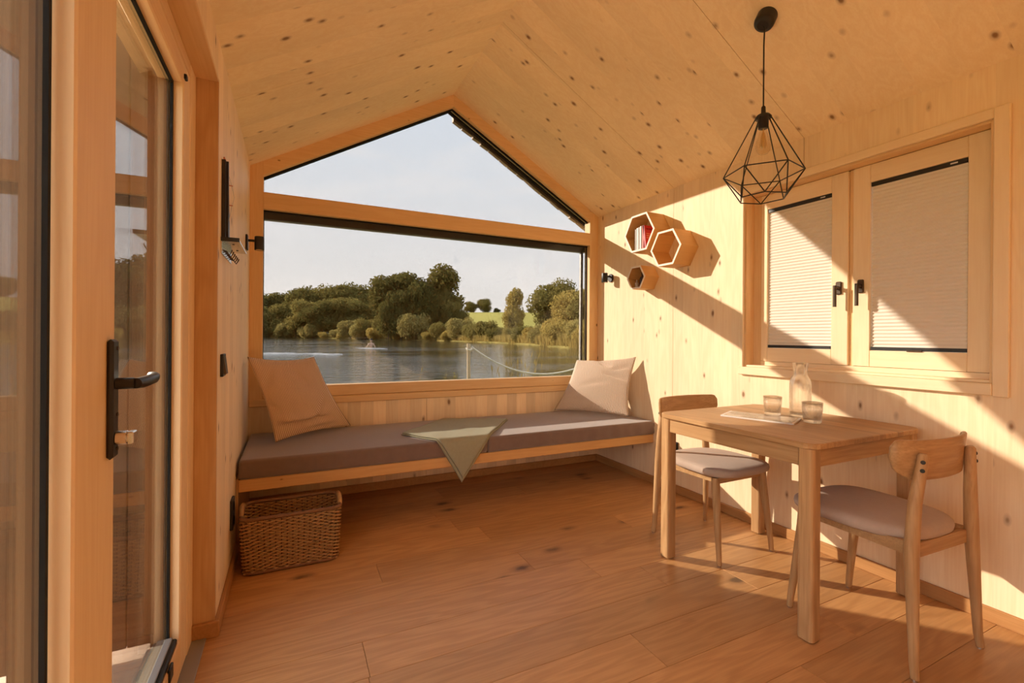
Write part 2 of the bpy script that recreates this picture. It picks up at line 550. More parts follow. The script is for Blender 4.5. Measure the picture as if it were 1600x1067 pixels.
# ---- panels with seams (all walls are laminated spruce sheets with fine joints)
SEAMS = [D, 2.525, 1.572, 0.62, -0.333, -1.286, -2.24, YB]
G = 0.0014
wr = thing('wall_right', (XR, 0, 0), kind='structure')
WY0, WY1, WZ0, WZ1 = 0.81, 1.93, 0.955, 2.018          # casement opening
ze = roof(XR)
T = 0.10
for a, b in zip(SEAMS[1:], SEAMS[:-1]):
    mb = MB()
    y0, y1 = a + G, b - G
    if b == D: y1 = D + 0.12
    oy0, oy1 = max(y0, WY0), min(y1, WY1)
    if oy0 < oy1:
        if y0 < WY0: mb.box(XR, XR + T, y0, WY0, 0, ze + 0.02)
        if y1 > WY1: mb.box(XR, XR + T, WY1, y1, 0, ze + 0.02)
        mb.box(XR, XR + T, oy0, oy1, 0, WZ0)
        mb.box(XR, XR + T, oy0, oy1, WZ1, ze + 0.02)
    else:
        mb.box(XR, XR + T, y0, y1, 0, ze + 0.02)
    mb.build('panel', M['wall_y'], wr)
bx(XR + T, XR + T + 0.05, YB, WY0 - 0.03, -0.1, ze + 0.02).box(XR + T, XR + T + 0.05, WY1 + 0.03, D + 0.12, -0.1, ze + 0.02) \
    .box(XR + T, XR + T + 0.05, WY0 - 0.03, WY1 + 0.03, -0.1, WZ0 - 0.03).box(XR + T, XR + T + 0.05, WY0 - 0.03, WY1 + 0.03, WZ1 + 0.03, ze + 0.02) \
    .build('outer_cladding', M['shutter'], wr)

# left wall: solid end next to the window, strip over the glazed doors, stub behind the camera
DY0, DY1, DZ1 = -1.20, 2.04, 2.092  # opening lengthened unseen behind the camera to let in more fill light
wlft = thing('wall_left', (XL, 0, 0), kind='structure')
zel = roof(XL)
mb = bx(XL - T, XL, 2.525 + G, D + 0.12, 0, zel + 0.02); mb.build('panel', M['wall_y'], wlft)
mb = bx(XL - T, XL, DY1, 2.525 - G, 0, zel + 0.02); mb.build('panel', M['wall_y'], wlft)
for a, b in ((1.0, DY1), (DY0, 1.0 - 2 * G)):
    bx(XL - T, XL, a, b, DZ1, zel + 0.02).build('panel', M['wall_y'], wlft)
bx(XL - T, XL, YB, DY0, 0, zel + 0.02).build('panel', M['wall_y'], wlft)
# post and head of the door reveal
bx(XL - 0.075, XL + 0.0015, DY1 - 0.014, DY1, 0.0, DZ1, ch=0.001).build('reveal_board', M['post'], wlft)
bx(XL - 0.075, XL + 0.0015, DY0, DY1 - 0.014, DZ1 - 0.014, DZ1, ch=0.001).build('reveal_head', M['frame_y'], wlft)
bx(XL - T - 0.08, XL - T, DY1 + 0.03, D + 0.12, -0.1, zel + 0.02).box(XL - T - 0.08, XL - T, YB, DY1 + 0.03, DZ1 + 0.02, zel + 0.02) \
    .box(XL - T - 0.08, XL - T, YB, DY0, -0.1, DZ1 + 0.02).build('outer_cladding', M['shutter'], wlft)

# wall behind the camera
wb = thing('wall_back', (0, YB, 0), kind='structure')
for a, b in ((XL - 0.05, 0.70), (0.70, 1.65), (1.65, XR + 0.05)):
    MB().prism([(a + G, 0), (b - G, 0), (b - G, roof(b) + 0.02)] + ([(XM, ZR + 0.02)] if a < XM < b else []) + [(a + G, roof(a) + 0.02)], 'y', YB - 0.1, YB).build('panel', M['wall_x'], wb)

# wall under the big window
ww = thing('wall_window', (0, D, 0), kind='structure')
SZ = 0.653
bx(XL - 0.1, XM - 0.2 - G, D, D + 0.12, 0, SZ).build('panel', M['wall_x'], ww)
bx(XM - 0.2 + G, XR + 0.1, D, D + 0.12, 0, SZ).build('panel', M['wall_x'], ww)

# ceiling: two slopes of laminated panels, joints in line with the wall joints
ce = thing('ceiling', (XM, 0, ZR), kind='structure')
RO = D + 0.13
for a, b in zip(SEAMS[1:], SEAMS[:-1]):
    y0, y1 = a + G, b - G
    if b == D: y1 = RO
    for s in (-1, 1):
        xe = XM + s * (XR - XM + 0.25)
        MB().prism([(XM, ZR), (xe, roof(xe)), (xe, roof(xe) + 0.14), (XM, ZR + 0.14)], 'y', y0, y1).build('panel', M['ceil'], ce)
# roof skin with a verge that stands a little proud of the window
rs = thing('roof_verge', (XM, RO, ZR), kind='structure')
for s in (-1, 1):
    xe = XM + s * (XR - XM + 0.25)
    d0 = -0.085
    MB().prism([(XM, ZR + d0), (xe, roof(xe) + d0), (xe, roof(xe) + 0.16), (XM, ZR + 0.16)], 'y', RO, RO + 0.022).build('verge_board', M['gasket'], rs)
k = 0
xx = XM + 0.05
rg = random.Random(3)
while xx < XR - 0.02:
    w = rg.uniform(0.07, 0.11)
    z0 = roof(xx) - 0.10 - rg.uniform(0, 0.012)
    z1 = roof(xx + w) - 0.10 - rg.uniform(0, 0.012)
    MB().prism([(xx, z0), (xx + w - 0.006, z1 + 0.004), (xx + w - 0.006, z1 + 0.05), (xx, z0 + 0.05)], 'y', RO + 0.024, RO + 0.06).build('verge_tile', M['deck'], rs)
    xx += w

# skirting boards
def skirt(name, segs, mat=None):
    p = thing(name, (segs[0][0], segs[0][2], 0), kind='structure')
    for s in segs: bx(*s, 0.0, 0.058, ch=0.003).build('skirting_board', M['skirt'], p)
    return p
skirt('baseboard_right', [(XR - 0.016, XR, a + G, b - G) for a, b in zip(SEAMS[1:], SEAMS[:-1])])
skirt('baseboard_left', [(XL, XL + 0.016, DY1 - 0.014, D), (XL - 0.077, XL + 0.016, DY1 - 0.03, DY1 - 0.0142)])
skirt('baseboard_window', [(XL + 0.017, XR - 0.017, D - 0.016, D)])

# ---- gable window
w1 = thing('window_1', (XM, D, SZ), kind='structure')
FL, FRx = -0.178, 2.448                      # clear glass left and right
TZ0, TZ1 = 1.97, 2.082                       # transom
GB = 0.782                                   # glass bottom
FD = 0.085
def rk(x): return 2.945 - SL * 1.003 * abs(x - XM) # lower edge of the raking frame
bx(XL, FL, D, D + FD, SZ, roof(FL) + 0.01, ch=0.002).build('jamb', M['frame_z'], w1)
bx(FRx, XR, D, D + FD, SZ, roof(XR) + 0.04, ch=0.002).build('jamb', M['frame_z'], w1)
bx(FL, FRx, D, D + FD, TZ0, TZ1, ch=0.003).build('transom', M['frame_x'], w1)
for s in (-1, 1):
    xe = FL if s < 0 else FRx
    MB().prism([(XM, rk(XM)), (xe, rk(xe)), (xe, roof(xe) + 0.01), (XM, ZR + 0.01)], 'y', D + 0.001, D + FD).build('raking_frame', M['frame_x'], w1)
bx(FL, FRx, D - 0.002, D + FD, SZ + 0.052, GB, ch=0.004).build('bottom_rail', M['frame_x'], w1)
bx(XL + 0.001, XR - 0.001, D - 0.012, D + FD, SZ, SZ + 0.05, ch=0.005).build('sill_board', M['frame_x'], w1)
GY = D + 0.052
for yy in (GY, GY + 0.02):
    bx(FL - 0.01, FRx + 0.01, yy, yy + 0.004, GB - 0.01, TZ0 + 0.01).build('pane', M['dim_glass'], w1)
    MB().prism([(FL - 0.01, TZ1 - 0.01), (FRx + 0.01, TZ1 - 0.01), (FRx + 0.01, rk(FRx) + 0.01), (XM, rk(XM) + 0.01), (FL - 0.01, rk(FL) + 0.01)], 'y', yy, yy + 0.004).build('pane', M['dim_glass'], w1)
gs = 0.010
for (za, zb) in ((TZ0 - gs, TZ0),):
    bx(FL, FRx, GY - 0.012, GY - 0.001, za, zb).build('gasket', M['gasket'], w1)
bx(FL, FL + 0.004, GY - 0.006, GY - 0.001, GB, TZ0 - gs).build('gasket', M['gasket'], w1)
bx(FRx - 0.008, FRx, GY - 0.006, GY - 0.001, GB, TZ0 - gs).build('gasket', M['gasket'], w1)
for s in (-1, 1):
    xe = FL if s < 0 else FRx
    t = 0.014
    MB().prism([(XM, rk(XM) - t * 1.15), (xe, rk(xe) - t * 1.15), (xe, rk(xe)), (XM, rk(XM))], 'y', GY - 0.012, GY - 0.001).build('gasket', M['gasket'], w1)
# outside roller blind: cassette and two guide rails
rb = thing('roller_blind', (XM, D + 0.10, TZ0), label='slim grey outside roller blind drawn up under the timber transom', cat='blind')
bx(FL - 0.02, FRx + 0.02, D + 0.092, D + 0.135, TZ0 - 0.052, TZ0 + 0.03, ch=0.006).build('cassette', M['alu'], rb)
bx(FL - 0.028, FL - 0.004, D + 0.092, D + 0.12, GB - 0.04, TZ0 - 0.052, ch=0.003).build('guide_rail', M['alu'], rb)
bx(FRx - 0.034, FRx - 0.010, D + 0.092, D + 0.12, GB - 0.04, TZ0 - 0.052, ch=0.003).build('guide_rail', M['alu'], rb)

# ---- casement window in the right wall
w2 = thing('window_2', (XR, 1.37, WZ0), kind='structure')
cs = 0.018
bx(XR - cs, XR, WY0 - 0.048, WY0, WZ0 - 0.052, WZ1 + 0.042, ch=0.003).build('casing', M['pale_z'], w2)
bx(XR - cs, XR, WY1, WY1 + 0.012, WZ0, WZ1 + 0.042, ch=0.003).build('casing', M['pale_z'], w2)
bx(XR - cs, XR, WY0, WY1, WZ1, WZ1 + 0.042, ch=0.003).build('casing', M['pale_y'], w2)
bx(XR - cs - 0.006, XR, WY0, WY1 + 0.03, WZ0 - 0.048, WZ0, ch=0.003).build('casing', M['pale_y'], w2)
# reveal lining
bx(XR - 0.002, XR + T, WY1 - 0.012, WY1 - 0.0005, WZ0, WZ1, ch=0.001).build('lining', M['frame_z'], w2)
bx(XR - 0.002, XR + T, WY0 + 0.0005, WY0 + 0.012, WZ0, WZ1, ch=0.001).build('lining', M['frame_z'], w2)
bx(XR - 0.002, XR + T, WY0 + 0.012, WY1 - 0.012, WZ1 - 0.012, WZ1 - 0.0005, ch=0.001).build('lining', M['frame_y'], w2)
bx(XR - 0.002, XR + T, WY0 + 0.012, WY1 - 0.012, WZ0 + 0.0005, WZ0 + 0.012, ch=0.001).build('lining', M['pale_y'], w2)
SX = XR + 0.062                              # face of the sashes
# fixed frame behind the sashes
fx0, fx1 = SX + 0.004, SX + 0.075
bx(fx0, fx1, 1.868, WY1 - 0.012, WZ0 + 0.012, WZ1 - 0.012).build('fixed_frame', M['frame_z'], w2)
bx(fx0, fx1, WY0 + 0.012, 0.832, WZ0 + 0.012, WZ1 - 0.012).build('fixed_frame', M['frame_z'], w2)
bx(fx0, fx1, 0.832, 1.868, 2.006, WZ1 - 0.012).build('fixed_frame', M['frame_y'], w2)
bx(fx0, fx1, 0.832, 1.868, WZ0 + 0.012, 0.991).build('fixed_frame', M['pale_y'], w2)
bx(SX + 0.012, fx1, 1.357, 1.377, 0.991, 2.006).build('mullion', M['frame_z'], w2)
def sash(y0, y1, b0, b1, hand_y):
    z0, z1, c0, c1 = 0.993, 2.004, 1.074, 1.914
    s = thing('sash', (SX, (y0 + y1) / 2, z0))
    s.parent = w2
    s.location = Vector(ORG[s.name]) - Vector(ORG[w2.name])
    d = 0.055
    bx(SX, SX + d, y0, b0 - 0.0004, z0, z1, ch=0.002).build('stile', M['pale_z'], s)
    bx(SX, SX + d, b1 + 0.0004, y1, z0, z1, ch=0.002).build('stile', M['pale_z'], s)
    bx(SX + 0.0004, SX + d, b0, b1, c1, z1, ch=0.002).build('rail', M['pale_y'], s)
    bx(SX + 0.0004, SX + d, b0, b1, z0, c0, ch=0.002).build('rail', M['pale_y'], s)
    bx(SX + 0.040, SX + 0.044, b0, b1, c0, c1).build('pane', M['glass'], s)
    # handle: rose, neck, lever hanging down
    h = MB()
    hz = 1.398
    h.box(SX - 0.010, SX, hand_y - 0.015, hand_y + 0.015, hz - 0.034, hz + 0.034, ch=0.005)
    h.cyl((SX - 0.040, hand_y, hz), (1, 0, 0), 0.010, 0.034, 14, 0.002)
    h.tube([(SX - 0.040, hand_y, hz + 0.012), (SX - 0.040, hand_y, hz - 0.100)], 0.0085, 12)
    h.build('handle', M['gun'], s)
    # pleated blind in the sash
    bl = thing('pleated_blind', (SX, (b0 + b1) / 2, c1),
               label='pleated cream blind in the %s casement sash of the right-hand wall' % ('farther, narrower-looking' if y0 > 1.3 else 'nearer, wider-looking'), cat='blind')
    n = 46
    zt, zb = c1 - 0.022, c0 + 0.018
    vs_, fs_ = [], []
    for i in range(2 * n + 1):
        z = zt + (zb - zt) * i / (2 * n)
        x = SX + 0.010 + (0.005 if i % 2 else 0.0)
        vs_ += [(x, b0 + 0.004, z), (x, b1 - 0.004, z)]
        if i: fs_.append((2 * i - 2, 2 * i - 1, 2 * i + 1, 2 * i))
    o = len(vs_)
    for i in range(2 * n + 1):
        z = zt + (zb - zt) * i / (2 * n)
        x = SX + 0.026 - (0.004 if i % 2 else 0.0)
        vs_ += [(x, b0 + 0.004, z), (x, b1 - 0.004, z)]
        if i: fs_.append((o + 2 * i - 2, o + 2 * i, o + 2 * i + 1, o + 2 * i - 1))
    MB().add(vs_, fs_).build('pleats', M['blind'], bl)
    hr = bx(SX + 0.004, SX + 0.028, b0 + 0.002, b1 - 0.002, zt, c1 - 0.001, ch=0.002).build('head_rail', M['black'], bl)
    bx(SX + 0.003, SX + 0.004, b0 + 0.035, b0 + 0.060, zt + 0.008, zt + 0.014).build('clip', M['white_pl'], hr)
    br = bx(SX + 0.004, SX + 0.028, b0 + 0.002, b1 - 0.002, c0 + 0.001, zb, ch=0.002).build('bottom_rail', M['black'], bl)
    if y0 < 1.3:
        bx(SX - 0.006, SX + 0.004, (b0 + b1) / 2 - 0.03, (b0 + b1) / 2 + 0.03, c0 - 0.002, c0 + 0.006, ch=0.002).build('grip', M['gun'], br)
sash(1.379, 1.866, 1.461, 1.826, 1.421)
sash(0.834, 1.356, 0.913, 1.279, 1.318)

# ---- glazed door in the left wall
dr = thing('door_1', (XL - 0.07, 1.5, 0), kind='structure')
FX = XL - 0.069                               # inner face of frame
LX = XL - 0.0695
def bxf(x0, x1, y0, y1, z0, z1, nm, mt, ch=0.004, par=dr): return bx(x0, x1, y0, y1, z0, z1, ch=ch).build(nm, mt, par)
FT = 0.085
bxf(FX - FT, FX, 1.927, DY1 - 0.015, 0, DZ1 - 0.0145, 'door_frame', M['door_z'])
bxf(FX - FT, FX, DY0, DY0 + 0.07, 0, DZ1 - 0.0145, 'door_frame', M['door_z'])
bxf(FX - FT, FX, DY0 + 0.07, 1.927, 2.028, DZ1 - 0.0145, 'door_frame', M['frame_y'])
bxf(FX - FT - 0.05, FX + 0.045, DY0, DY1 - 0.015, -0.018, 0.006, 'threshold', M['alu'], 0.002)
# far leaf
leaf = thing('door_leaf', (LX, 1.45, 0.0)); leaf.parent = dr; leaf.location = Vector(ORG[leaf.name]) - Vector(ORG[dr.name])
LZ0, LZ1, GZ0, GZ1 = 0.008, 2.024, 0.125, 1.955
Y_A, Y_B, Y_C, Y_D = 1.000, 1.189, 1.822, 1.923
bxf(LX - 0.07, LX, Y_A, Y_B, LZ0, LZ1, 'stile', M['door_z'], par=leaf)
bxf(LX - 0.07, LX, Y_C, Y_D, LZ0, LZ1, 'stile', M['door_z'], par=leaf)
bxf(LX - 0.07, LX, Y_B, Y_C, GZ1, LZ1, 'rail', M['frame_y'], par=leaf)
bxf(LX - 0.07, LX, Y_B, Y_C, LZ0, GZ0, 'rail', M['frame_y'], par=leaf)
GX = LX - 0.036
def glazing(y0, y1, par):
    for xx in (GX, GX - 0.02):
        bx(xx - 0.004, xx, y0 - 0.008, y1 + 0.008, GZ0 - 0.008, GZ1 + 0.008).build('pane', M['doorglass'], par)
    g = 0.010
    bx(GX + 0.0005, GX + 0.008, y1 - g, y1 - 0.0005, GZ0, GZ1).build('gasket', M['gasket'], par)
    bx(GX + 0.0005, GX + 0.008, y0 + 0.0005, y0 + g, GZ0, GZ1).build('gasket', M['gasket'], par)
    bx(GX + 0.0005, GX + 0.008, y0 + g, y1 - g, GZ1 - g, GZ1 - 0.0005).build('gasket', M['gasket'], par)
    bx(GX + 0.0005, GX + 0.008, y0 + g, y1 - g, GZ0 + 0.0005, GZ0 + g).build('gasket', M['gasket'], par)
glazing(Y_B, Y_C, leaf)
bx(LX - 0.078, GX - 0.0045, Y_C - 0.006, Y_C - 0.0003, GZ0, GZ1).build('darkening_strip', M['shutter'], leaf)  # dark strips added to darken the stile sides seen through the glass
bx(LX - 0.078, GX - 0.0045, Y_A - 0.006, Y_A - 0.0003, GZ0, GZ1).build('darkening_strip', M['shutter'], leaf)
# weather bar at the foot of the glass
wbar = bx(LX - 0.034, LX - 0.004, Y_B + 0.012, Y_C - 0.02, GZ0 - 0.001, GZ0 + 0.020, ch=0.004).build('weather_bar', M['black'], leaf)
bx(LX - 0.036, LX - 0.016, Y_B + 0.012, Y_C - 0.022, GZ0 + 0.020, GZ0 + 0.026, ch=0.002).build('cap_strip', M['alu'], wbar)
bx(LX - 0.002, LX + 0.006, 1.66, 1.70, GZ0 - 0.035, GZ0 + 0.006, ch=0.002).build('catch', M['black'], leaf)
for zz in (1.978,):
    bx(LX - 0.001, LX + 0.008, Y_C - 0.004, Y_C + 0.018, zz - 0.008, zz + 0.008, ch=0.002).build('hinge_pin', M['black'], leaf)
    bx(GX + 0.002, GX + 0.012, Y_C - 0.050, Y_C - 0.022, zz - 0.012, zz + 0.004, ch=0.002).build('hinge_pin', M['black'], leaf)
# handle set
hy = 1.158
hp = bx(LX, LX + 0.011, hy - 0.018, hy + 0.018, 0.882, 1.118, ch=0.005).build('handle_plate', M['black'], leaf)
hm = MB()
hm.cyl((LX + 0.011, hy, 1.030), (1, 0, 0), 0.0115, 0.030, 16, 0.001)
hm.tube([(LX + 0.044, hy - 0.006, 1.030), (LX + 0.050, hy + 0.02, 1.030), (LX + 0.052, hy + 0.08, 1.032), (LX + 0.047, hy + 0.115, 1.034), (LX + 0.038, hy + 0.132, 1.035)],
        [0.0105, 0.0115, 0.0112, 0.0105, 0.009], 14)
hm.build('lever', M['black'], hp)
MB().cyl((LX + 0.011, hy, 0.922), (1, 0, 0), 0.014, 0.020, 18, 0.002).box(LX + 0.031, LX + 0.042, hy - 0.013, hy + 0.013, 0.910, 0.934, ch=0.002).build('thumb_turn', M['chrome'], hp)
for zz in (0.900, 0.968, 1.100):
    MB().cyl((LX + 0.011, hy + 0.006, zz), (1, 0, 0), 0.004, 0.002, 10).build('screw', M['gun'], hp)
# near leaf (fixed)
leaf2 = thing('fixed_light', (LX, 0.2, 0.0)); leaf2.parent = dr; leaf2.location = Vector(ORG[leaf2.name]) - Vector(ORG[dr.name])
X2 = LX - 0.014
bxf(X2 - 0.056, X2, DY0 + 0.072, DY0 + 0.17, LZ0, LZ1, 'stile', M['door_z'], par=leaf2)
bxf(X2 - 0.056, X2, -0.10, 0.0, GZ0, GZ1, 'mullion', M['door_z'], par=leaf2)
bxf(X2 - 0.056, X2, DY0 + 0.17, 0.9985, GZ1, LZ1, 'rail', M['frame_y'], par=leaf2)
bxf(X2 - 0.056, X2, DY0 + 0.17, 0.9985, LZ0, GZ0, 'rail', M['frame_y'], par=leaf2)
glazing(0.0, 0.9905, leaf2)
glazing(DY0 + 0.17, -0.10, leaf2)  # unseen bay added behind the camera for fill light

# open shutter standing out from the facade, outside the door
sh = thing('door_shutter', (XL - 0.2, 2.12, -0.05), label='open dark timber shutter standing outside the glazed door', cat='shutter')
for i in range(5):
    x1 = XL - 0.19 - i * 0.098
    bx(x1 - 0.095, x1, 2.125, 2.150, -0.03, 2.52, ch=0.003).build('board', M['shutter'], sh)
for zz in (0.25, 1.85):
    bx(XL - 0.19 - 0.485, XL - 0.19, 2.1505, 2.172, zz, zz + 0.1, ch=0.003).build('batten', M['shutter'], sh)

# ================================================================== window bench
BY, BZ0, BZ1, CZ = 2.715, 0.318, 0.382, 0.485
bn = thing('window_bench', (XM, 3.08, 0), label='built-in timber bench frame spanning the room under the gable window', cat='bench')
bx(XL + 0.012, XR - 0.003, BY, BY + 0.035, BZ0, BZ1, ch=0.003).build('front_board', M['bench'], bn)
bx(XL + 0.012, XR - 0.003, BY + 0.035, D - 0.018, BZ1 - 0.028, BZ1 - 0.002, ch=0.001).build('seat_board', M['bench'], bn)
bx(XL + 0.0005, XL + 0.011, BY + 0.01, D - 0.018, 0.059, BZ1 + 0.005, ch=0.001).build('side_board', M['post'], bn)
bx(XL + 0.012, XR - 0.003, D - 0.045, D - 0.018, 0.20, BZ1 - 0.03, ch=0.002).build('ledger', M['bench'], bn)
for xx in (0.45, 1.35, 2.1):
    bx(xx, xx + 0.05, BY + 0.035, D - 0.045, BZ1 - 0.075, BZ1 - 0.028, ch=0.002).build('bearer', M['bench'], bn)

def soft_box(x0, x1, y0, y1, z0, z1, r, nx, wob, seed):
    """box cushion with rounded edges and slight pulls along the front"""
    rg = random.Random(seed)
    prof = []
    for a in range(5):
        t = pi / 2 * a / 4
        prof.append((r - r * cos(t), r - r * sin(t)))      # inset, height-from-bottom
    layers = [(i, z0 + h) for i, h in [(p[1], p[0]) for p in prof]][::1]
    lay = [(r * (1 - sin(pi / 2 * a / 4)), z0 + r * (1 - cos(pi / 2 * a / 4))) for a in range(5)]
    lay += [(-0.004, (z0 + z1) / 2)]
    lay += [(r * (1 - cos(pi / 2 * a / 4)), z1 - r + r * sin(pi / 2 * a / 4)) for a in range(5)]
    ph = [rg.uniform(0, 6.28) for _ in range(8)]
    vs_, fs_ = [], []
    n = nx
    per = []
    for k in range(n): per.append((x0 + (x1 - x0) * k / (n - 1), y0, 0, -1))
    for k in range(12): per.append((x1, y0 + (y1 - y0) * (k + 1) / 13, 1, 0))
    for k in range(n): per.append((x1 - (x1 - x0) * k / (n - 1), y1, 0, 1))
    for k in range(12): per.append((x0, y1 - (y1 - y0) * (k + 1) / 13, -1, 0))
    cx_, cy_ = (x0 + x1) / 2, (y0 + y1) / 2
    for ins, z in lay:
        mid = 1 - abs((z - z0) / (z1 - z0) * 2 - 1)
        for (x, y, nx_, ny_) in per:
            w = 0
            if ny_ == -1: w = wob * mid * (sin(x * 23 + ph[0]) * sin(x * 7 + ph[1]) + 0.5 * sin(x * 61 + ph[2]))
            px = min(max(x, x0 + ins), x1 - ins)
            py = min(max(y, y0 + ins), y1 - ins)
            vs_.append((px, py + w * -1, z))
    m = len(per)
    for i in range(len(lay) - 1):
        for k in range(m):
            l = (k + 1) % m
            fs_.append((i * m + k, i * m + l, (i + 1) * m + l, (i + 1) * m + k))
    fs_.append(tuple(range(m))[::-1])
    fs_.append(tuple((len(lay) - 1) * m + k for k in range(m)))
    return MB().add(vs_, fs_, True)
cu = thing('bench_cushion', (XM, 3.08, BZ1), label='long brown fabric seat cushion on the window bench', cat='cushion')
XC = 1.135
c_l = soft_box(XL + 0.013, XC - 0.001, BY - 0.012, D - 0.019, BZ1 + 0.0005, CZ, 0.018, 70, 0.003, 1).build('cushion_half', M['cushion'], cu)
c_r = soft_box(XC + 0.001, XR - 0.003, BY - 0.012, D - 0.019, BZ1 + 0.0005, CZ, 0.018, 70, 0.006, 2).build('cushion_half', M['cushion'], cu)

# ---- corduroy pillows
def pillow(name, c, puff, mat, label, seed, folds):
    """c: bottom-left, bottom-right, top-right, top-left corners as seen from the room"""
    BL, BR, TR, TL = [Vector(p) for p in c]
    n = 40
    rg = random.Random(seed)
    nrm = ((BR - BL).cross(TL - BL) + (TR - BR).cross(TR - TL)).normalized()
    me_v, me_f, uvs = [], [], []
    ph = [rg.uniform(0, 6.28) for _ in range(6)]
    def pt(u, v, s):
        # edges pull inwards between the corners
        pu = u + 0.045 * sin(pi * v) * (0.5 - u) * 2
        pv = v + 0.050 * sin(pi * u) * (0.5 - v) * 2
        p = BL * (1 - pu) * (1 - pv) + BR * pu * (1 - pv) + TR * pu * pv + TL * (1 - pu) * pv
        h = (max(0, sin(pi * u)) ** 0.55) * (max(0, sin(pi * v)) ** 0.55)
        d = puff * h
        f = 0
        for (a0, a1, b0, b1, wd, am) in folds:     # crease along a line in uv
            dx, dy = a1 - a0, b1 - b0
            L2 = dx * dx + dy * dy
            t = ((u - a0) * dx + (v - b0) * dy) / L2
            tt = min(1, max(0, t))
            dd = sqrt((u - a0 - tt * dx) ** 2 + (v - b0 - tt * dy) ** 2)
            f += am * math.exp(-(dd / wd) ** 2) * sin(pi * min(1, max(0, 0.1 + 0.8 * t)))
        d += 1.6 * f * h * (1 if s > 0 else 0.3)
        d += 0.004 * sin(u * 9 + ph[0]) * sin(v * 7 + ph[1]) * h
        return p + nrm * d * s
    idx = {}
    for s in (1, -1):
        for i in range(n + 1):
            for j in range(n + 1):
                edge = i in (0, n) or j in (0, n)
                if edge and s == -1:
                    idx[(s, i, j)] = idx[(1, i, j)]
                    continue
                idx[(s, i, j)] = len(me_v)
                me_v.append(pt(i / n, j / n, s))
                uvs.append((i / n, j / n))
        for i in range(n):
            for j in range(n):
                q = (idx[(s, i, j)], idx[(s, i + 1, j)], idx[(s, i + 1, j + 1)], idx[(s, i, j + 1)])
                me_f.append(q if s > 0 else q[::-1])
    mb = MB().add(me_v, me_f, True)
    base = (BL + BR) / 2
    o = mb.build(name, mat, None, loc=base, label=label, cat='pillow')
    uvl = o.data.uv_layers.new(name='UVMap')
    for lp in o.data.loops:
        uvl.data[lp.index].uv = uvs[lp.vertex_index]
    return o
pillow('corduroy_pillow', [(-0.085, 2.985, 0.505), (0.375, 3.365, 0.500), (0.135, 3.385, 0.985), (-0.232, 3.000, 1.005)], 0.095, M['cord1'],
       'tan corduroy pillow leaning in the corner by the left wall', 1,
       [(0.00, 0.85, 0.20, 0.24, 0.035, -0.034), (0.02, 0.80, 0.31, 0.36, 0.04, 0.018), (0.62, 1.0, 0.26, 0.60, 0.035, -0.028), (0.0, 0.30, 0.62, 0.92, 0.04, -0.024), (0.35, 0.98, 0.08, 0.10, 0.04, -0.022), (0.55, 0.75, 0.95, 0.70, 0.04, -0.016), (0.0, 0.18, 0.48, 0.44, 0.04, -0.020)])
pillow('corduroy_pillow', [(2.030, 3.375, 0.500), (2.400, 2.845, 0.505), (2.500, 2.880, 0.975), (2.275, 3.395, 0.930)], 0.085, M['cord2'],
       'cream striped corduroy pillow leaning against the right wall in sunlight', 5,
       [(0.50, 1.0, 0.62, 0.55, 0.035, -0.028), (0.62, 1.0, 0.70, 0.84, 0.04, -0.022), (0.02, 0.5, 0.2, 0.10, 0.04, -0.020), (0.36, 0.60, 0.98, 0.78, 0.05, -0.028), (0.0, 0.2, 0.30, 0.24, 0.03, -0.016), (0.2, 0.6, 0.40, 0.46, 0.05, -0.012)])

# ---- folded blanket hanging over the front edge with one corner
def blanket():
    A, B, C_, Dt = Vector((0.640, 2.975)), Vector((1.045, 3.385)), Vector((1.500, 3.180)), Vector((0.955, 2.435))
    yf = BY - 0.013
    n = 44
    def surf(u, v, lift):
        p = A * (1 - u) * (1 - v) + B * (1 - u) * v + C_ * u * v + Dt * u * (1 - v)
        wav = 0.0025 * sin(p.x * 17 + p.y * 9) + 0.002 * sin(p.x * 31 - p.y * 13)
        top = CZ + 0.003 + lift + max(0, wav)
        r = 0.016 + lift
        yb = yf + 0.012
        if p.y > yb: return (p.x, p.y, top)
        s = yb - p.y
        if s < r * pi / 2:
            a = s / r
            return (p.x, yb - r * sin(a), top - r + r * cos(a))
        s2 = s - r * pi / 2
        return (p.x + 0.01 * s2, yb - r - 0.012 * sin(s2 * 9) * 0.4, top - r - s2)
    o = thing('folded_blanket', (1.03, 2.9, CZ), label='folded sage green wool blanket on the bench, one corner hanging down', cat='blanket')
    for k, (lo, hi, ins) in enumerate(((0.000, 0.006, 0.0), (0.0085, 0.0145, 0.012))):
        vs_, fs_ = [], []
        for s, l in ((0, hi), (1, lo)):
            for i in range(n + 1):
                for j in range(n + 1):
                    u = ins + (1 - 2 * ins) * i / n
                    v = ins + (1 - 2 * ins) * j / n
                    vs_.append(surf(u, v, l))
        m = (n + 1) ** 2
        q = lambda i, j, s: s * m + i * (n + 1) + j
        for i in range(n):
            for j in range(n):
                fs_.append((q(i, j, 0), q(i + 1, j, 0), q(i + 1, j + 1, 0), q(i, j + 1, 0)))
                fs_.append((q(i, j, 1), q(i, j + 1, 1), q(i + 1, j + 1, 1), q(i + 1, j, 1)))
        for i in range(n):
            fs_ += [(q(i, 0, 0), q(i, 0, 1), q(i + 1, 0, 1), q(i + 1, 0, 0)), (q(i, n, 0), q(i + 1, n, 0), q(i + 1, n, 1), q(i, n, 1)),
                    (q(0, i, 0), q(0, i + 1, 0), q(0, i + 1, 1), q(0, i, 1)), (q(n, i, 0), q(n, i, 1), q(n, i + 1, 1), q(n, i + 1, 0))]
        MB().add(vs_, fs_, True).build('fold', M['blanket'], o)
blanket()

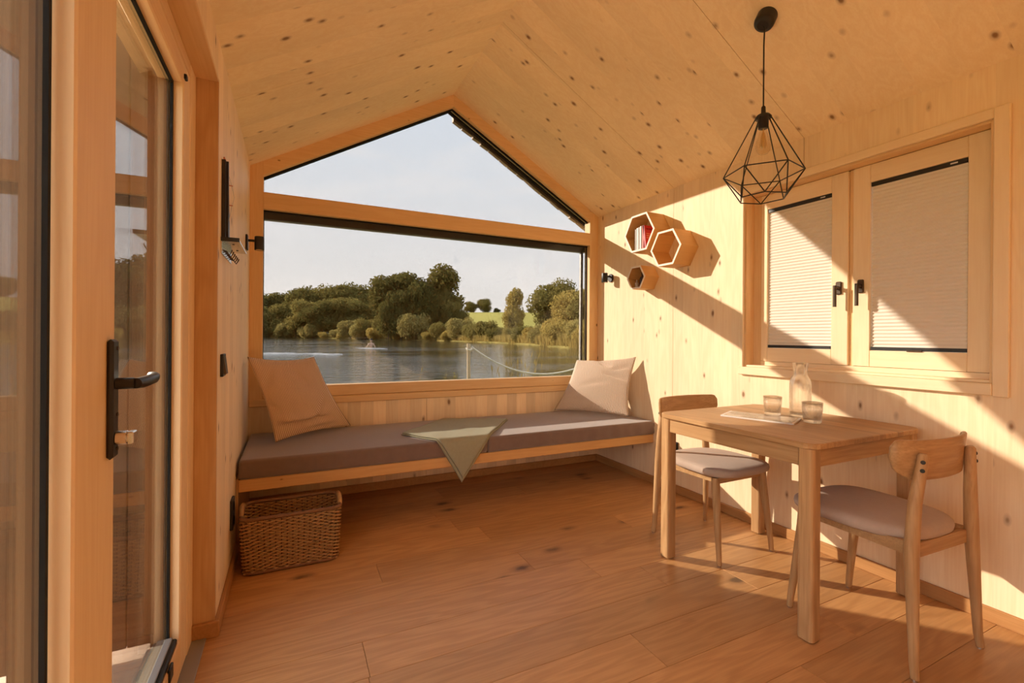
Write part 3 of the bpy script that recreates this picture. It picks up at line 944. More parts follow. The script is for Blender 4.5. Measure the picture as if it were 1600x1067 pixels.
# ---- wicker basket
def basket(x0, x1, y0, y1, h):
    cx_, cy_ = (x0 + x1) / 2, (y0 + y1) / 2
    hw, hd, r = (x1 - x0) / 2, (y1 - y0) / 2, 0.045
    o = thing('wicker_basket', (cx_, cy_, 0), label='rectangular woven wicker basket on the floor under the bench', cat='basket')
    def ring(off, z, n):
        # rounded rectangle, even spacing
        pts = []
        a, b, rr = hw + off - r, hd + off - r, r
        segs = [(2 * a), (rr * pi / 2), (2 * b), (rr * pi / 2)] * 2
        per = sum(segs)
        for k in range(n):
            s = per * k / n
            i = 0
            while s > segs[i]:
                s -= segs[i]; i += 1
            if i == 0: p = (-a + s, -b - rr)
            elif i == 1: t = s / rr; p = (a + rr * sin(t), -b - rr * cos(t))
            elif i == 2: p = (a + rr, -b + s)
            elif i == 3: t = s / rr; p = (a + rr * cos(t), b + rr * sin(t))
            elif i == 4: p = (a - s, b + rr)
            elif i == 5: t = s / rr; p = (-a - rr * sin(t), b + rr * cos(t))
            elif i == 6: p = (-a - rr, b - s)
            else: t = s / rr; p = (-a - rr * cos(t), -b - rr * sin(t))
            pts.append((cx_ + p[0], cy_ + p[1], z))
        return pts
    NS = 52
    rows = 29
    wv = MB()
    rg = random.Random(4)
    for i in range(rows):
        z = 0.018 + (h - 0.034) * i / (rows - 1)
        base_in = ring(-0.0065 - 0.012 * (1 - z / h), z, NS * 2)
        base_out = ring(0.0065 - 0.012 * (1 - z / h), z, NS * 2)
        pts = []
        for k in range(NS * 2):
            if k % 2 == 0: p = base_out[k] if (k // 2 + i) % 2 == 0 else base_in[k]
            else: p = tuple((base_in[k][q] + base_out[k][q]) / 2 for q in range(3))
            pts.append((p[0], p[1], p[2] + rg.uniform(-0.0008, 0.0008)))
        wv.tube(pts, 0.0037, 5, closed=True)
    wv.build('weave', M['wicker'], o, kind='stuff')
    st = MB()
    lo, hi = ring(-0.012, 0.012, NS), ring(0, h - 0.006, NS)
    for k in range(NS): st.tube([lo[k], hi[k]], 0.003, 5)
    st.build('stakes', M['wicker_rim'], o, kind='stuff')
    MB().tube(ring(0.0, h - 0.002, 100), 0.0095, 8, closed=True).build('rim', M['wicker_rim'], o)
    MB().tube(ring(-0.010, 0.011, 100), 0.009, 8, closed=True).build('base_rim', M['wicker_rim'], o)
    bx(x0 + 0.012, x1 - 0.012, y0 + 0.012, y1 - 0.012, 0.006, 0.014, ch=0.003).build('bottom', M['wicker'], o)
    for s, xx in ((-1, x0), (1, x1)):
        pts = [(xx, cy_ - 0.075, h - 0.004), (xx + s * 0.002, cy_ - 0.055, h + 0.014), (xx + s * 0.003, cy_, h + 0.022), (xx + s * 0.002, cy_ + 0.055, h + 0.014), (xx, cy_ + 0.075, h - 0.004)]
        hd_ = MB().tube(pts, 0.011, 8).build('handle', M['wicker'], o)
basket(-0.212, 0.226, 2.442, 2.700, 0.268)

# ================================================================== table and chairs
TX0, TX1, TY0, TY1, TH = 1.716, 2.496, 1.018, 1.812, 0.742
tb = thing('dining_table', ((TX0 + TX1) / 2, (TY0 + TY1) / 2, 0), label='small square oak table standing against the right wall', cat='table')
def rrect(x0, x1, y0, y1, r, n=6):
    pts = []
    for (cx_, cy_, a0) in ((x1 - r, y0 + r, -90), (x1 - r, y1 - r, 0), (x0 + r, y1 - r, 90), (x0 + r, y0 + r, 180)):
        for k in range(n + 1):
            a = radians(a0 + 90 * k / n)
            pts.append((cx_ + r * cos(a), cy_ + r * sin(a)))
    return pts
top = MB()
pa = rrect(TX0, TX1, TY0, TY1, 0.055)
pb = rrect(TX0 + 0.003, TX1 - 0.003, TY0 + 0.003, TY1 - 0.003, 0.053)
n = len(pa)
vs_ = [(x, y, TH - 0.023) for x, y in pb] + [(x, y, TH - 0.020) for x, y in pa] + [(x, y, TH - 0.003) for x, y in pa] + [(x, y, TH) for x, y in pb]
fs_ = [tuple(range(n))[::-1], tuple(range(3 * n, 4 * n))] + [(i * n + k, i * n + (k + 1) % n, (i + 1) * n + (k + 1) % n, (i + 1) * n + k) for i in range(3) for k in range(n)]
top.add(vs_, fs_).build('tabletop', M['oak_y'], tb)
LW = 0.058
for (lx, ly) in ((TX0 + 0.012, TY0 + 0.012), (TX1 - 0.012 - LW, TY0 + 0.012), (TX0 + 0.012, TY1 - 0.012 - LW), (TX1 - 0.012 - LW, TY1 - 0.012 - LW)):
    q = rrect(lx, lx + LW, ly, ly + LW, 0.013, 3)
    lg = MB().prism(q, 'z', 0.006, TH - 0.0235).build('leg', M['oak_leg'], tb)
    MB().cyl((lx + LW / 2, ly + LW / 2, 0), (0, 0, 1), 0.017, 0.006, 14).build('glide', M['black'], lg)
AZ0, AZ1 = 0.650, TH - 0.0235
a0, a1 = 0.012 + LW, 0.018
bx(TX0 + a1, TX0 + a1 + 0.022, TY0 + a0, TY1 - a0, AZ0, AZ1, ch=0.002).build('apron', M['oak_y'], tb)
bx(TX1 - a1 - 0.022, TX1 - a1, TY0 + a0, TY1 - a0, AZ0, AZ1, ch=0.002).build('apron', M['oak_y'], tb)
bx(TX0 + a0, TX1 - a0, TY0 + a1, TY0 + a1 + 0.022, AZ0, AZ1, ch=0.002).build('apron', M['oak_x'], tb)
bx(TX0 + a0, TX1 - a0, TY1 - a1 - 0.022, TY1 - a1, AZ0, AZ1, ch=0.002).build('apron', M['oak_x'], tb)

def chair(label):
    c = thing('dining_chair', (0, 0, 0), label=label, cat='chair', group='oak chairs at the table')
    for s in (-1, 1):
        rl = MB().tube([(s * 0.209, -0.226, 0.006), (s * 0.206, -0.221, 0.05), (s * 0.193, -0.206, 0.42), (s * 0.178, -0.208, 0.58), (s * 0.150, -0.218, 0.736), (s * 0.149, -0.218, 0.744)],
                       [0.0125, 0.0135, 0.0215, 0.0195, 0.0155, 0.010], 14).build('leg', M['oak_z'], c)
        MB().cyl((s * 0.209, -0.226, 0), (0, 0, 1), 0.010, 0.006, 12).build('glide', M['chrome'], rl)
        for zz in (0.690, 0.718):
            MB().cyl((s * ((0.155 if zz > 0.7 else 0.1585) + 0.0134), -0.2165 - 0.0086, zz), (s * 0.85, -0.53, 0), 0.0070, 0.0030, 12, 0.0008).build('bolt', M['black'], rl)
        f = MB().tube([(s * 0.197, 0.217, 0.006), (s * 0.196, 0.214, 0.05), (s * 0.178, 0.178, 0.36), (s * 0.176, 0.174, 0.425)],
                      [0.0120, 0.0130, 0.0205, 0.0205], 14).build('leg', M['oak_z'], c)
        MB().cyl((s * 0.197, 0.217, 0), (0, 0, 1), 0.0095, 0.006, 12).build('glide', M['chrome'], f)
        MB().prism([(-0.190, 0.395), (0.165, 0.400), (0.165, 0.432), (-0.190, 0.440)], 'x', s * 0.181, s * 0.163).build('rail', M['oak_x'], c)
    bx(-0.165, 0.165, 0.160, 0.180, 0.392, 0.428, ch=0.002).build('rail', M['oak_x'], c)
    MB().box(-0.178, 0.178, -0.200, -0.180, 0.380, 0.430, ch=0.002).build('rail', M['oak_x'], c)
    # backrest: bent ply, ends swept forward
    n = 28
    vs_, fs_ = [], []
    prof = []
    for i in range(n + 1):
        s = -1 + 2 * i / n
        a = s * 1.02
        R = 0.30
        x = 0.229 * sin(a) / sin(1.02)
        y = -0.208 + 0.056 * (1 - cos(a)) / (1 - cos(1.02))
        e = max(0, abs(s) - 0.86) / 0.14
        zt = 0.786 - 0.022 * (1 - sqrt(max(0, 1 - e * e)))
        zb = 0.645 + 0.045 * max(0, abs(s) - 0.62) / 0.38 + 0.030 * (1 - sqrt(max(0, 1 - e * e)))
        nx_, ny_ = -math.sin(a) * 0.75, 1.0
        ln = sqrt(nx_ * nx_ + ny_ * ny_)
        nx_, ny_ = nx_ / ln, ny_ / ln
        t = 0.0075
        lean = 0.012
        for (sg, z, inset) in ((1, zb + 0.004, 0), (1, zt - 0.004, 0), (0.4, zt, 0), (-0.4, zt, 0), (-1, zt - 0.004, 0), (-1, zb + 0.004, 0), (-0.4, zb, 0), (0.4, zb, 0)):
            k = (z - 0.645) / 0.14
            vs_.append((x + nx_ * t * sg, y + ny_ * t * sg - lean * k, z))
    for i in range(n):
        for k in range(8):
            l = (k + 1) % 8
            fs_.append((i * 8 + k, i * 8 + l, (i + 1) * 8 + l, (i + 1) * 8 + k))
    fs_ += [tuple(range(8))[::-1], tuple(n * 8 + k for k in range(8))]
    MB().add(vs_, fs_, True).build('backrest', M['oak_x'], c)
    # padded seat
    m = 56
    lay = [(0.94, 0.429), (0.985, 0.436), (1.0, 0.450), (0.99, 0.462), (0.955, 0.470), (0.86, 0.4755), (0.6, 0.479), (0.3, 0.480)]
    vs_, fs_ = [], []
    for sc, z in lay:
        for k in range(m):
            a = 2 * pi * k / m
            ca, sa = cos(a), sin(a)
            ex = 0.56 if sin(a) > 0 else 0.66
            x = 0.222 * math.copysign(abs(ca) ** ex, ca)
            yy = math.copysign(abs(sa) ** (0.48 if sa > 0 else 0.78), sa)
            y = 0.012 + (0.238 if sa > 0 else 0.218) * yy
            x *= 1 - 0.06 * (1 - yy) * 0.5
            vs_.append((x * sc, 0.012 + (y - 0.012) * sc, z))
    for i in range(len(lay) - 1):
        for k in range(m):
            l = (k + 1) % m
            fs_.append((i * m + k, i * m + l, (i + 1) * m + l, (i + 1) * m + k))
    fs_ += [tuple(range(m))[::-1], tuple((len(lay) - 1) * m + k for k in range(m))]
    MB().add(vs_, fs_, True).build('seat', M['seat'], c)
    return c
ch1 = chair('oak chair with mauve felt seat nearest the camera, its back towards us')
ch2 = copy_tree(ch1)
ch2['label'] = 'oak chair with sunlit felt seat on the far side of the table, beside the bench'
ch1.location = (2.083, 0.994, 0)
ch1.rotation_euler = (0, 0, -0.045)
ch2.location = (2.108, 1.802, 0)
ch2.rotation_euler = (0, 0, pi)

# ---- on the table
def tumbler(x, y, label):
    r0, r1, h = 0.036, 0.043, 0.094
    fl_ = lambda i, a: 1 + (0.016 * cos(18 * a + (i % 2) * pi) if 2 <= i <= 9 else 0)
    prof = [(r0 - 0.004, 0), (r0, 0.003)] + [(r0 + (r1 - r0) * k / 10, 0.006 + (h - 0.006) * k / 12) for k in range(1, 9)] + [(r1 - 0.001, h * 0.82), (r1, h), (r1 - 0.0025, h)] + [(r1 - 0.004, h * 0.7), (r0 - 0.003, 0.014), (0.0, 0.013)]
    return MB().lathe(prof, (x, y, TH), 72, fl_).build('tumbler', M['tumbler'], None, loc=(x, y, TH), label=label, cat='glass', group='patterned tumblers on the table')
tumbler(2.205, 1.515, 'patterned glass tumbler standing farther back, left of the carafe')
tumbler(2.175, 1.300, 'patterned glass tumbler standing in front of the carafe')
def carafe(x, y):
    prof = [(0.040, 0), (0.047, 0.004), (0.0475, 0.02), (0.045, 0.026)]
    k1 = len(prof)
    prof += [(0.0475, 0.03 + 0.012 * k) for k in range(12)]
    k2 = len(prof)
    prof += [(0.0455, 0.178), (0.040, 0.192), (0.033, 0.202), (0.0305, 0.208)]
    k3 = len(prof)
    prof += [(0.029, 0.212), (0.0285, 0.22), (0.0295, 0.235), (0.0315, 0.25), (0.0335, 0.264)]
    k4 = len(prof)
    prof += [(0.0345, 0.268), (0.032, 0.268), (0.027, 0.235), (0.026, 0.212), (0.040, 0.18), (0.044, 0.16), (0.044, 0.03), (0.036, 0.012), (0, 0.011)]
    def fl_(i, a):
        if k1 <= i < k2: return 1 + 0.012 * cos(16 * a + (i % 2) * pi)
        if k3 <= i < k4: return 1 + 0.035 * cos(14 * a)
        return 1
    MB().lathe(prof, (x, y, TH), 84, fl_).build('carafe', M['tumbler'], None, loc=(x, y, TH), label='tall patterned glass carafe with a fluted neck on the table', cat='carafe')
carafe(2.285, 1.425)
mg = thing('magazine', (2.06, 1.49, TH), label='thin pale magazine lying flat near the table edge', cat='magazine')
qm = [(1.925, 1.595), (2.030, 1.292), (2.200, 1.365), (2.085, 1.665)]
def mag_mat():
    m, nt, out = new_mat('magazine_cover')
    L = nt.links
    g = N(nt, 'ShaderNodeTexCoord').outputs['Object']
    nz = N(nt, 'ShaderNodeTexNoise'); nz.inputs['Scale'].default_value = 9.0; nz.inputs['Detail'].default_value = 3
    L.new(g, nz.inputs['Vector'])
    b = N(nt, 'ShaderNodeBsdfPrincipled')
    b.inputs['Roughness'].default_value = 0.22
    L.new(ramp(nt, nz.outputs['Fac'], [(0.35, (0.16, 0.12, 0.09)), (0.5, (0.30, 0.24, 0.18)), (0.66, (0.48, 0.42, 0.35))]), b.inputs['Base Color'])
    L.new(b.outputs[0], out.inputs[0])
    return m
MB().prism(qm, 'z', TH + 0.0003, TH + 0.0065).build('pages', M['paper'], mg)
def shrink(q, k):
    cx_, cy_ = sum(p[0] for p in q) / 4, sum(p[1] for p in q) / 4
    return [(cx_ + (p[0] - cx_) * k, cy_ + (p[1] - cy_) * k) for p in q]
MB().prism(shrink(qm, 0.93), 'z', TH + 0.0066, TH + 0.0075).build('cover', mag_mat(), mg)

# ================================================================== hexagon shelves and what stands in them
def hexagon(c, r, xf, t, label):
    cy_, cz = c
    o = thing('hexagon_shelf', (XR, cy_, cz), label=label, cat='shelf', group='hexagon wall shelves')
    out_ = [(cy_ + r * cos(radians(60 * k)), cz + r * 0.965 * sin(radians(60 * k))) for k in range(6)]
    k_ = (r - t * 1.155) / r
    inn = [(cy_ + (p[0] - cy_) * k_, cz + (p[1] - cz) * k_) for p in out_]
    for k in range(6):
        j = (k + 1) % 6
        bd = MB().prism([out_[k], out_[j], inn[j], inn[k]], 'x', xf + 0.002, XR - 0.0005).build('board', M['ply'], o)
        MB().prism([out_[k], out_[j], inn[j], inn[k]], 'x', xf, xf + 0.0019).build('edge_band', M['band'], bd)
    return o, cz - r * 0.965 * sin(radians(60)) * k_
h1, hz1 = hexagon((2.715, 1.930), 0.168, 2.375, 0.014, 'largest hexagon shelf, holding the books')
h2, hz2 = hexagon((2.440, 1.767), 0.148, 2.375, 0.014, 'empty hexagon shelf nearest the casement window')
h3, hz3 = hexagon((2.775, 1.597), 0.105, 2.400, 0.013, 'smallest and lowest hexagon shelf, with little bottles')
def book(y0, w, d, h, col, label, lean=0.0, cover=None, hz=hz1, x0=2.392):
    o = thing('book', (x0, y0, hz), label=label, cat='book', group='books in the hexagon shelf')
    cm = plain('book_cover', col, 0.5)
    MB().box(x0, x0 + 0.0005 + 0.002, y0, y0 + w, hz, hz + h).box(x0, x0 + d, y0, y0 + 0.0015, hz, hz + h).box(x0, x0 + d, y0 + w - 0.0015, y0 + w, hz, hz + h).build('cover', cm, o)
    bx(x0 + 0.0026, x0 + d - 0.003, y0 + 0.0016, y0 + w - 0.0016, hz + 0.002, hz + h - 0.002).build('pages', M['paper'], o)
    if lean: o.rotation_euler = (lean, 0, 0)
    return o
book(2.763, 0.016, 0.12, 0.165, (0.26, 0.21, 0.165), 'grey-beige book at the left end of the row')
book(2.741, 0.020, 0.12, 0.172, (0.74, 0.70, 0.64), 'cream book second from the left in the row')
book(2.724, 0.015, 0.12, 0.174, (0.46, 0.41, 0.37), 'pale grey book in the middle of the row')
book(2.706, 0.016, 0.12, 0.178, (0.80, 0.74, 0.70), 'white book just left of the red ones')
book(2.681, 0.020, 0.115, 0.178, (0.62, 0.10, 0.07), 'slim red book squeezed between white books and leaning book', 0.02)
rbk = book(2.651, 0.018, 0.115, 0.180, (0.60, 0.035, 0.045), 'red book with pale print leaning at the right end', -0.13)
# pale print on the side of the leaning book that faces the room
pr = plain('cover_print', (0.85, 0.42, 0.30), 0.5)
pd = plain('cover_print_dark', (0.18, 0.01, 0.015), 0.5)
def printed(z, x0, x1, mt, hgt):
    mb = MB()
    rg = random.Random(int(z * 1000))
    x = x0
    while x < x1:
        w = rg.uniform(0.003, 0.006)
        mb.box(x, min(x + w, x1), 2.6504, 2.6509, hz1 + z, hz1 + z + hgt * rg.uniform(0.75, 1.0))
        x += w + rg.choice((0.0012, 0.0012, 0.004))
    mb.build('print', mt, rbk)
printed(0.148, 2.408, 2.470, pd, 0.012)
printed(0.112, 2.404, 2.470, pr, 0.008)
printed(0.096, 2.404, 2.440, pr, 0.010)
printed(0.080, 2.404, 2.455, pr, 0.010)
def bottle(x, y, r, h, mt, label):
    o = thing('bottle', (x, y, hz3), label=label, cat='bottle', group='little bottles')
    MB().lathe([(r * 0.8, 0.0), (r, 0.003), (r, h * 0.55), (r * 0.8, h * 0.64), (r * 0.38, h * 0.72), (r * 0.36, h * 0.9), (r * 0.45, h * 0.92), (r * 0.45, h * 0.95)], (x, y, hz3), 18).build('body', mt, o)
    MB().cyl((x, y, hz3 + h * 0.95), (0, 0, 1), r * 0.36, h * 0.08, 12).build('stopper', M['ply'], o)
bottle(2.455, 2.762, 0.020, 0.125, plain('dark_bottle', (0.03, 0.015, 0.015), 0.15), 'dark brown bottle with a cork in the smallest hexagon shelf')
bottle(2.430, 2.795, 0.015, 0.060, plain('pale_bottle', (0.45, 0.38, 0.36), 0.3), 'short pale bottle in the smallest hexagon shelf')

# ================================================================== pendant lamp
PX, PY = 1.905, 1.362
pn = thing('pendant_lamp', (PX, PY, roof(PX)), label='black wire cage pendant lamp hanging from the sloping ceiling', cat='lamp')
nr = Vector((-SL, 0, -1)).normalized()
cb = Vector((PX + 0.022, PY, roof(PX + 0.022)))
rot = Vector((0, 0, 1)).rotation_difference(nr).to_matrix()
MB().lathe([(0.043, -0.004), (0.043, 0.040), (0.041, 0.050), (0.035, 0.058), (0.024, 0.062)], tuple(cb), 28, mat=rot).build('canopy', M['black'], pn)
ct = cb + nr * 0.058
MB().tube([tuple(ct), (PX + 0.004, PY, ct.z - 0.02), (PX, PY, 2.45), (PX, PY, 2.165)], 0.0032, 8).build('cord', M['black'], pn)
zt = 2.125
MB().lathe([(0.006, 0.050), (0.009, 0.045), (0.010, 0.015), (0.026, 0.010), (0.034, 0.0), (0.034, -0.006), (0.022, -0.008), (0.021, -0.050), (0.012, -0.052)], (PX, PY, zt), 24).build('lamp_holder', M['black'], pn)
cg = MB()
def bar(a, b): cg.tube([a, b], 0.0026, 6)
mid = [(PX + 0.162 * cos(radians(60 * k + 10)), PY + 0.162 * sin(radians(60 * k + 10)), 1.872) for k in range(6)]
low = [(PX + 0.100 * cos(radians(60 * k + 40)), PY + 0.100 * sin(radians(60 * k + 40)), 1.762) for k in range(6)]
tp = [(PX + 0.031 * cos(radians(60 * k + 10)), PY + 0.031 * sin(radians(60 * k + 10)), zt - 0.002) for k in range(6)]
for k in range(6):
    bar(tp[k], mid[k]); bar(mid[k], mid[(k + 1) % 6]); bar(mid[k], low[k]); bar(mid[k], low[k - 1]); bar(low[k], low[(k + 1) % 6])
cg.build('cage', M['black'], pn)
bb = MB().lathe([(0.013, 0.0), (0.014, -0.012), (0.020, -0.035), (0.029, -0.062), (0.0315, -0.082), (0.028, -0.100), (0.018, -0.114), (0.0, -0.119)], (PX, PY, zt - 0.050), 24).build('bulb', M['bulbglass'], pn)
fm = MB()
for k in range(6):
    a = radians(60 * k)
    fm.tube([(PX + 0.006 * cos(a), PY + 0.006 * sin(a), zt - 0.07), (PX + 0.014 * cos(a), PY + 0.014 * sin(a), zt - 0.135), (PX + 0.007 * cos(a + .5), PY + 0.007 * sin(a + .5), zt - 0.085)], 0.0008, 4)
fm.tube([(PX, PY, zt - 0.05), (PX, PY, zt - 0.14)], 0.0025, 6)
fm.build('filament', M['fil'], bb)

# ================================================================== small things on the walls
def spot(side, y, z, label):
    x = XL if side < 0 else XR
    s = 1 if side < 0 else -1
    o = thing('wall_spotlight', (x, y, z), label=label, cat='lamp', group='black wall spotlights')
    if side < 0: bx(x, x + 0.012, y - 0.03, y + 0.03, z - 0.045, z + 0.045, ch=0.003).build('mount', M['black'], o)
    else: MB().cyl((x, y, z), (-1, 0, 0), 0.036, 0.014, 28, 0.003).build('mount', M['black'], o)
    bx(x + s * 0.012, x + s * 0.048, y - 0.007, y + 0.007, z + 0.006, z + 0.020, ch=0.002).build('arm', M['black'], o)
    hc = (x + s * 0.072, y, z - 0.042)
    hd_ = MB().lathe([(0.021, 0.004), (0.026, 0.0), (0.027, 0.002), (0.027, 0.078), (0.025, 0.082)], hc, 26).build('lamp_head', M['black'], o)
    MB().cyl((hc[0], hc[1], hc[2] + 0.001), (0, 0, 1), 0.020, 0.003, 20).build('lens', M['chrome'], hd_)
spot(-1, 3.185, 1.690, 'small black spotlight on the left wall beside the window frame')
spot(1, 3.255, 1.655, 'small black spotlight on the right wall below the shelves')
hs = thing('hook_shelf', (XL, 2.30, 1.50), label='narrow metal shelf with wire coat hooks on the left wall', cat='shelf')
bx(XL, XL + 0.064, 2.12, 2.43, 1.502, 1.508, ch=0.001).build('plate', M['chrome'], hs)
bx(XL, XL + 0.004, 2.12, 2.43, 1.452, 1.502, ch=0.001).build('back_strip', M['chrome'], hs)
bx(XL, XL + 0.064, 2.118, 2.1215, 1.500, 1.516, ch=0.001).build('edge', M['black'], hs)
for k in range(6):
    yy = 2.14 + 0.05 * k
    MB().tube([(XL + 0.002, yy, 1.468), (XL + 0.018, yy, 1.462), (XL + 0.027, yy, 1.448), (XL + 0.035, yy, 1.462), (XL + 0.037, yy, 1.470)], 0.0028, 6).build('hook', M['gun'], hs)
for yy in (2.20, 2.35):
    MB().cyl((XL + 0.035, yy, 1.5020), (0, 0, -1), 0.0045, 0.002, 10).build('screw', M['black'], hs)
rc = thing('rod_case', (XL + 0.02, 2.155, 1.5085), label='tall slim black upright case with copper tips on the hook shelf', cat='case')
MB().prism([(2.126, 1.5086), (2.150, 1.5086), (2.146, 1.825), (2.128, 1.825)], 'x', XL + 0.001, XL + 0.014).build('case_half', M['black'], rc)
MB().prism([(2.152, 1.5086), (2.200, 1.5086), (2.196, 1.57), (2.168, 1.70), (2.158, 1.825), (2.148, 1.825)], 'x', XL + 0.001, XL + 0.022).build('case_half', M['black'], rc)
for yy in (2.137, 2.153):
    MB().cyl((XL + 0.008, yy, 1.825), (0, 0, 1), 0.003, 0.012, 8).build('tip', M['copper'], rc)
for zz in (1.735, 1.655):
    MB().tube([(XL + 0.010, 2.165, zz), (XL + 0.034, 2.172, zz)], 0.002, 6).build('line_guide', M['copper'], rc)
MB().tube([(XL + 0.010, 2.150, 1.82), (XL + 0.030, 2.17, 1.737), (XL + 0.040, 2.175, 1.69), (XL + 0.032, 2.172, 1.657), (XL + 0.012, 2.17, 1.53)], 0.0008, 4).build('line', M['thread'], rc)
ls = thing('light_switch', (XL, 2.19, 1.01), label='black rocker light switch on the left wall above the bench', cat='switch')
bx(XL, XL + 0.011, 2.125, 2.205, 0.962, 1.052, ch=0.002).build('frame', M['black'], ls)
MB().prism([(XL + 0.011, 0.972), (XL + 0.020, 0.972), (XL + 0.012, 1.042), (XL + 0.011, 1.042)], 'y', 2.135, 2.195).build('rocker', M['gun'], ls)
for nm, x, y, z, lb in (('wall_socket', XL, 2.52, 0.285, 'black wall socket low on the left wall behind the basket'), ('wall_socket', XR, 2.505, 0.300, 'black wall socket low on the right wall beside the bench end')):
    s = 1 if x < 0 else -1
    o = thing(nm, (x, y, z), label=lb, cat='socket', group='black wall sockets')
    bx(x, x + s * 0.012, y - 0.042, y + 0.042, z - 0.07, z + 0.07, ch=0.003).build('frame', M['black'], o)
    for dz in (-0.034, 0.034):
        MB().cyl((x + s * 0.012, y, z + dz), (s, 0, 0), 0.021, 0.002, 18).build('insert', M['gasket'], o)

# ================================================================== outdoors
WZ = -0.36                                     # lake level
ST, CT = sin(YAW), cos(YAW)
def bear(px, depth):
    """ground position of something seen along a given bearing, `depth` metres out"""
    u = (px - 800) / 712.746
    return (depth * (ST + u * CT), depth * (CT - u * ST))

m, nt, out = new_mat('lake_water')
L = nt.links
geo = N(nt, 'ShaderNodeNewGeometry')
mp = N(nt, 'ShaderNodeMapping'); mp.inputs['Scale'].default_value = (0.9, 2.2, 1.0)
mp.inputs['Rotation'].default_value = (0, 0, YAW)
L.new(geo.outputs['Position'], mp.inputs[0])
n1 = N(nt, 'ShaderNodeTexNoise'); n1.inputs['Scale'].default_value = 1.4; n1.inputs['Detail'].default_value = 5
L.new(mp.outputs[0], n1.inputs['Vector'])
n2 = N(nt, 'ShaderNodeTexNoise'); n2.inputs['Scale'].default_value = 0.06; n2.inputs['Detail'].default_value = 2
L.new(mp.outputs[0], n2.inputs['Vector'])
bp = N(nt, 'ShaderNodeBump'); bp.inputs['Distance'].default_value = 0.09
L.new(math_node(nt, 'MULTIPLY_ADD', ramp(nt, n2.outputs['Fac'], [(0.40, 0.0), (0.62, 1.0)]), 0.60, 0.25), bp.inputs['Strength'])
L.new(n1.outputs['Fac'], bp.inputs['Height'])
b = N(nt, 'ShaderNodeBsdfPrincipled')
b.inputs['Base Color'].default_value = (0.035, 0.036, 0.022, 1)
b.inputs['Roughness'].default_value = 0.06
b.inputs['IOR'].default_value = 1.33
L.new(bp.outputs[0], b.inputs['Normal'])
L.new(b.outputs[0], out.inputs[0])
M['water'] = m

def grassy(name, c1, c2, sc=0.6):
    m, nt, out = new_mat(name)
    L = nt.links
    g = N(nt, 'ShaderNodeNewGeometry')
    nz = N(nt, 'ShaderNodeTexNoise'); nz.inputs['Scale'].default_value = sc; nz.inputs['Detail'].default_value = 8
    L.new(g.outputs['Position'], nz.inputs['Vector'])
    b = N(nt, 'ShaderNodeBsdfDiffuse')
    L.new(ramp(nt, nz.outputs['Fac'], [(0.3, c1), (0.7, c2)]), b.inputs[0])
    L.new(b.outputs[0], out.inputs[0])
    return m
M['lawn'] = grassy('lawn', (0.16, 0.17, 0.05), (0.36, 0.33, 0.11), 3.0)
M['bankm'] = grassy('bank_grass', (0.15, 0.13, 0.045), (0.34, 0.27, 0.09), 0.5)
M['field'] = grassy('meadow', (0.33, 0.30, 0.085), (0.48, 0.42, 0.13), 0.02)
M['hill'] = grassy('hazy_wooded_hill', (0.13, 0.15, 0.14), (0.22, 0.22, 0.19), 0.004)  # grey-blue haze of distance mixed into the hill colour
M['leaf_dark'] = leafy('leaf_dark_green', (0.11, 0.105, 0.032), (0.31, 0.25, 0.075))
M['leaf_mid'] = leafy('leaf_olive', (0.17, 0.15, 0.045), (0.42, 0.33, 0.10))
M['leaf_pale'] = leafy('leaf_willow', (0.30, 0.25, 0.085), (0.58, 0.46, 0.16))
M['leaf_gold'] = leafy('leaf_golden', (0.36, 0.28, 0.08), (0.66, 0.49, 0.15))
M['bark'] = plain('bark', (0.09, 0.06, 0.04), 0.9, noise=0.3, nscale=3)
M['reed'] = leafy('reed', (0.40, 0.30, 0.095), (0.68, 0.52, 0.19), 0.4)
M['rope'] = plain('rope', (0.72, 0.66, 0.54), 0.8, noise=0.1, nscale=200)
M['postm'] = plain('post_timber', (0.55, 0.42, 0.28), 0.8, noise=0.2, nscale=30)

# lake, near lawn, far bank
MB().add([(-900, 10.2, WZ), (900, 10.2, WZ), (1400, 1500, WZ), (-1400, 1500, WZ)], [(0, 1, 2, 3)]).build('lake', M['water'], None, kind='structure')
MB().add([(-60, -30, -0.30), (60, -30, -0.30), (60, 9.4, -0.30), (-60, 9.4, -0.30), (60, 10.6, -0.42), (-60, 10.6, -0.42), (60, 10.6, -1.2), (-60, 10.6, -1.2)],
         [(0, 1, 2, 3), (3, 2, 4, 5), (5, 4, 6, 7)]).build('lawn', M['lawn'], None, kind='structure')
SHORE = [(-260, 330), (60, 330), (250, 320), (400, 300), (480, 265), (560, 215), (620, 185), (680, 160), (740, 128), (800, 100), (850, 76), (900, 60), (960, 50), (1050, 44), (1250, 40), (1600, 46)]
def bank(rows, name, mat):
    vs_, fs_ = [], []
    for (px, d) in SHORE:
        for (dd, z) in rows:
            x, y = bear(px, d + dd)
            vs_.append((x, y, z))
    m_ = len(rows)
    for i in range(len(SHORE) - 1):
        for k in range(m_ - 1):
            fs_.append((i * m_ + k, (i + 1) * m_ + k, (i + 1) * m_ + k + 1, i * m_ + k + 1))
    return MB().add(vs_, fs_, True).build(name, mat, None, kind='structure')
bank([(-0.6, WZ - 0.3), (0.3, WZ + 0.25), (6, 0.2), (60, 1.5), (170, 3.0)], 'far_bank', M['bankm'])
vs_, fs_ = [], []
for i in range(15):
    px = 690 + i * 45
    for (d, z) in ((215, 2.6), (330, 13.5), (470, 25.5 + 1.2 * sin(i * 0.7)), (600, 24)):
        x, y = bear(px, d)
        vs_.append((x, y, z))
    if i:
        for k in range(3): fs_.append(((i - 1) * 4 + k, i * 4 + k, i * 4 + k + 1, (i - 1) * 4 + k + 1))
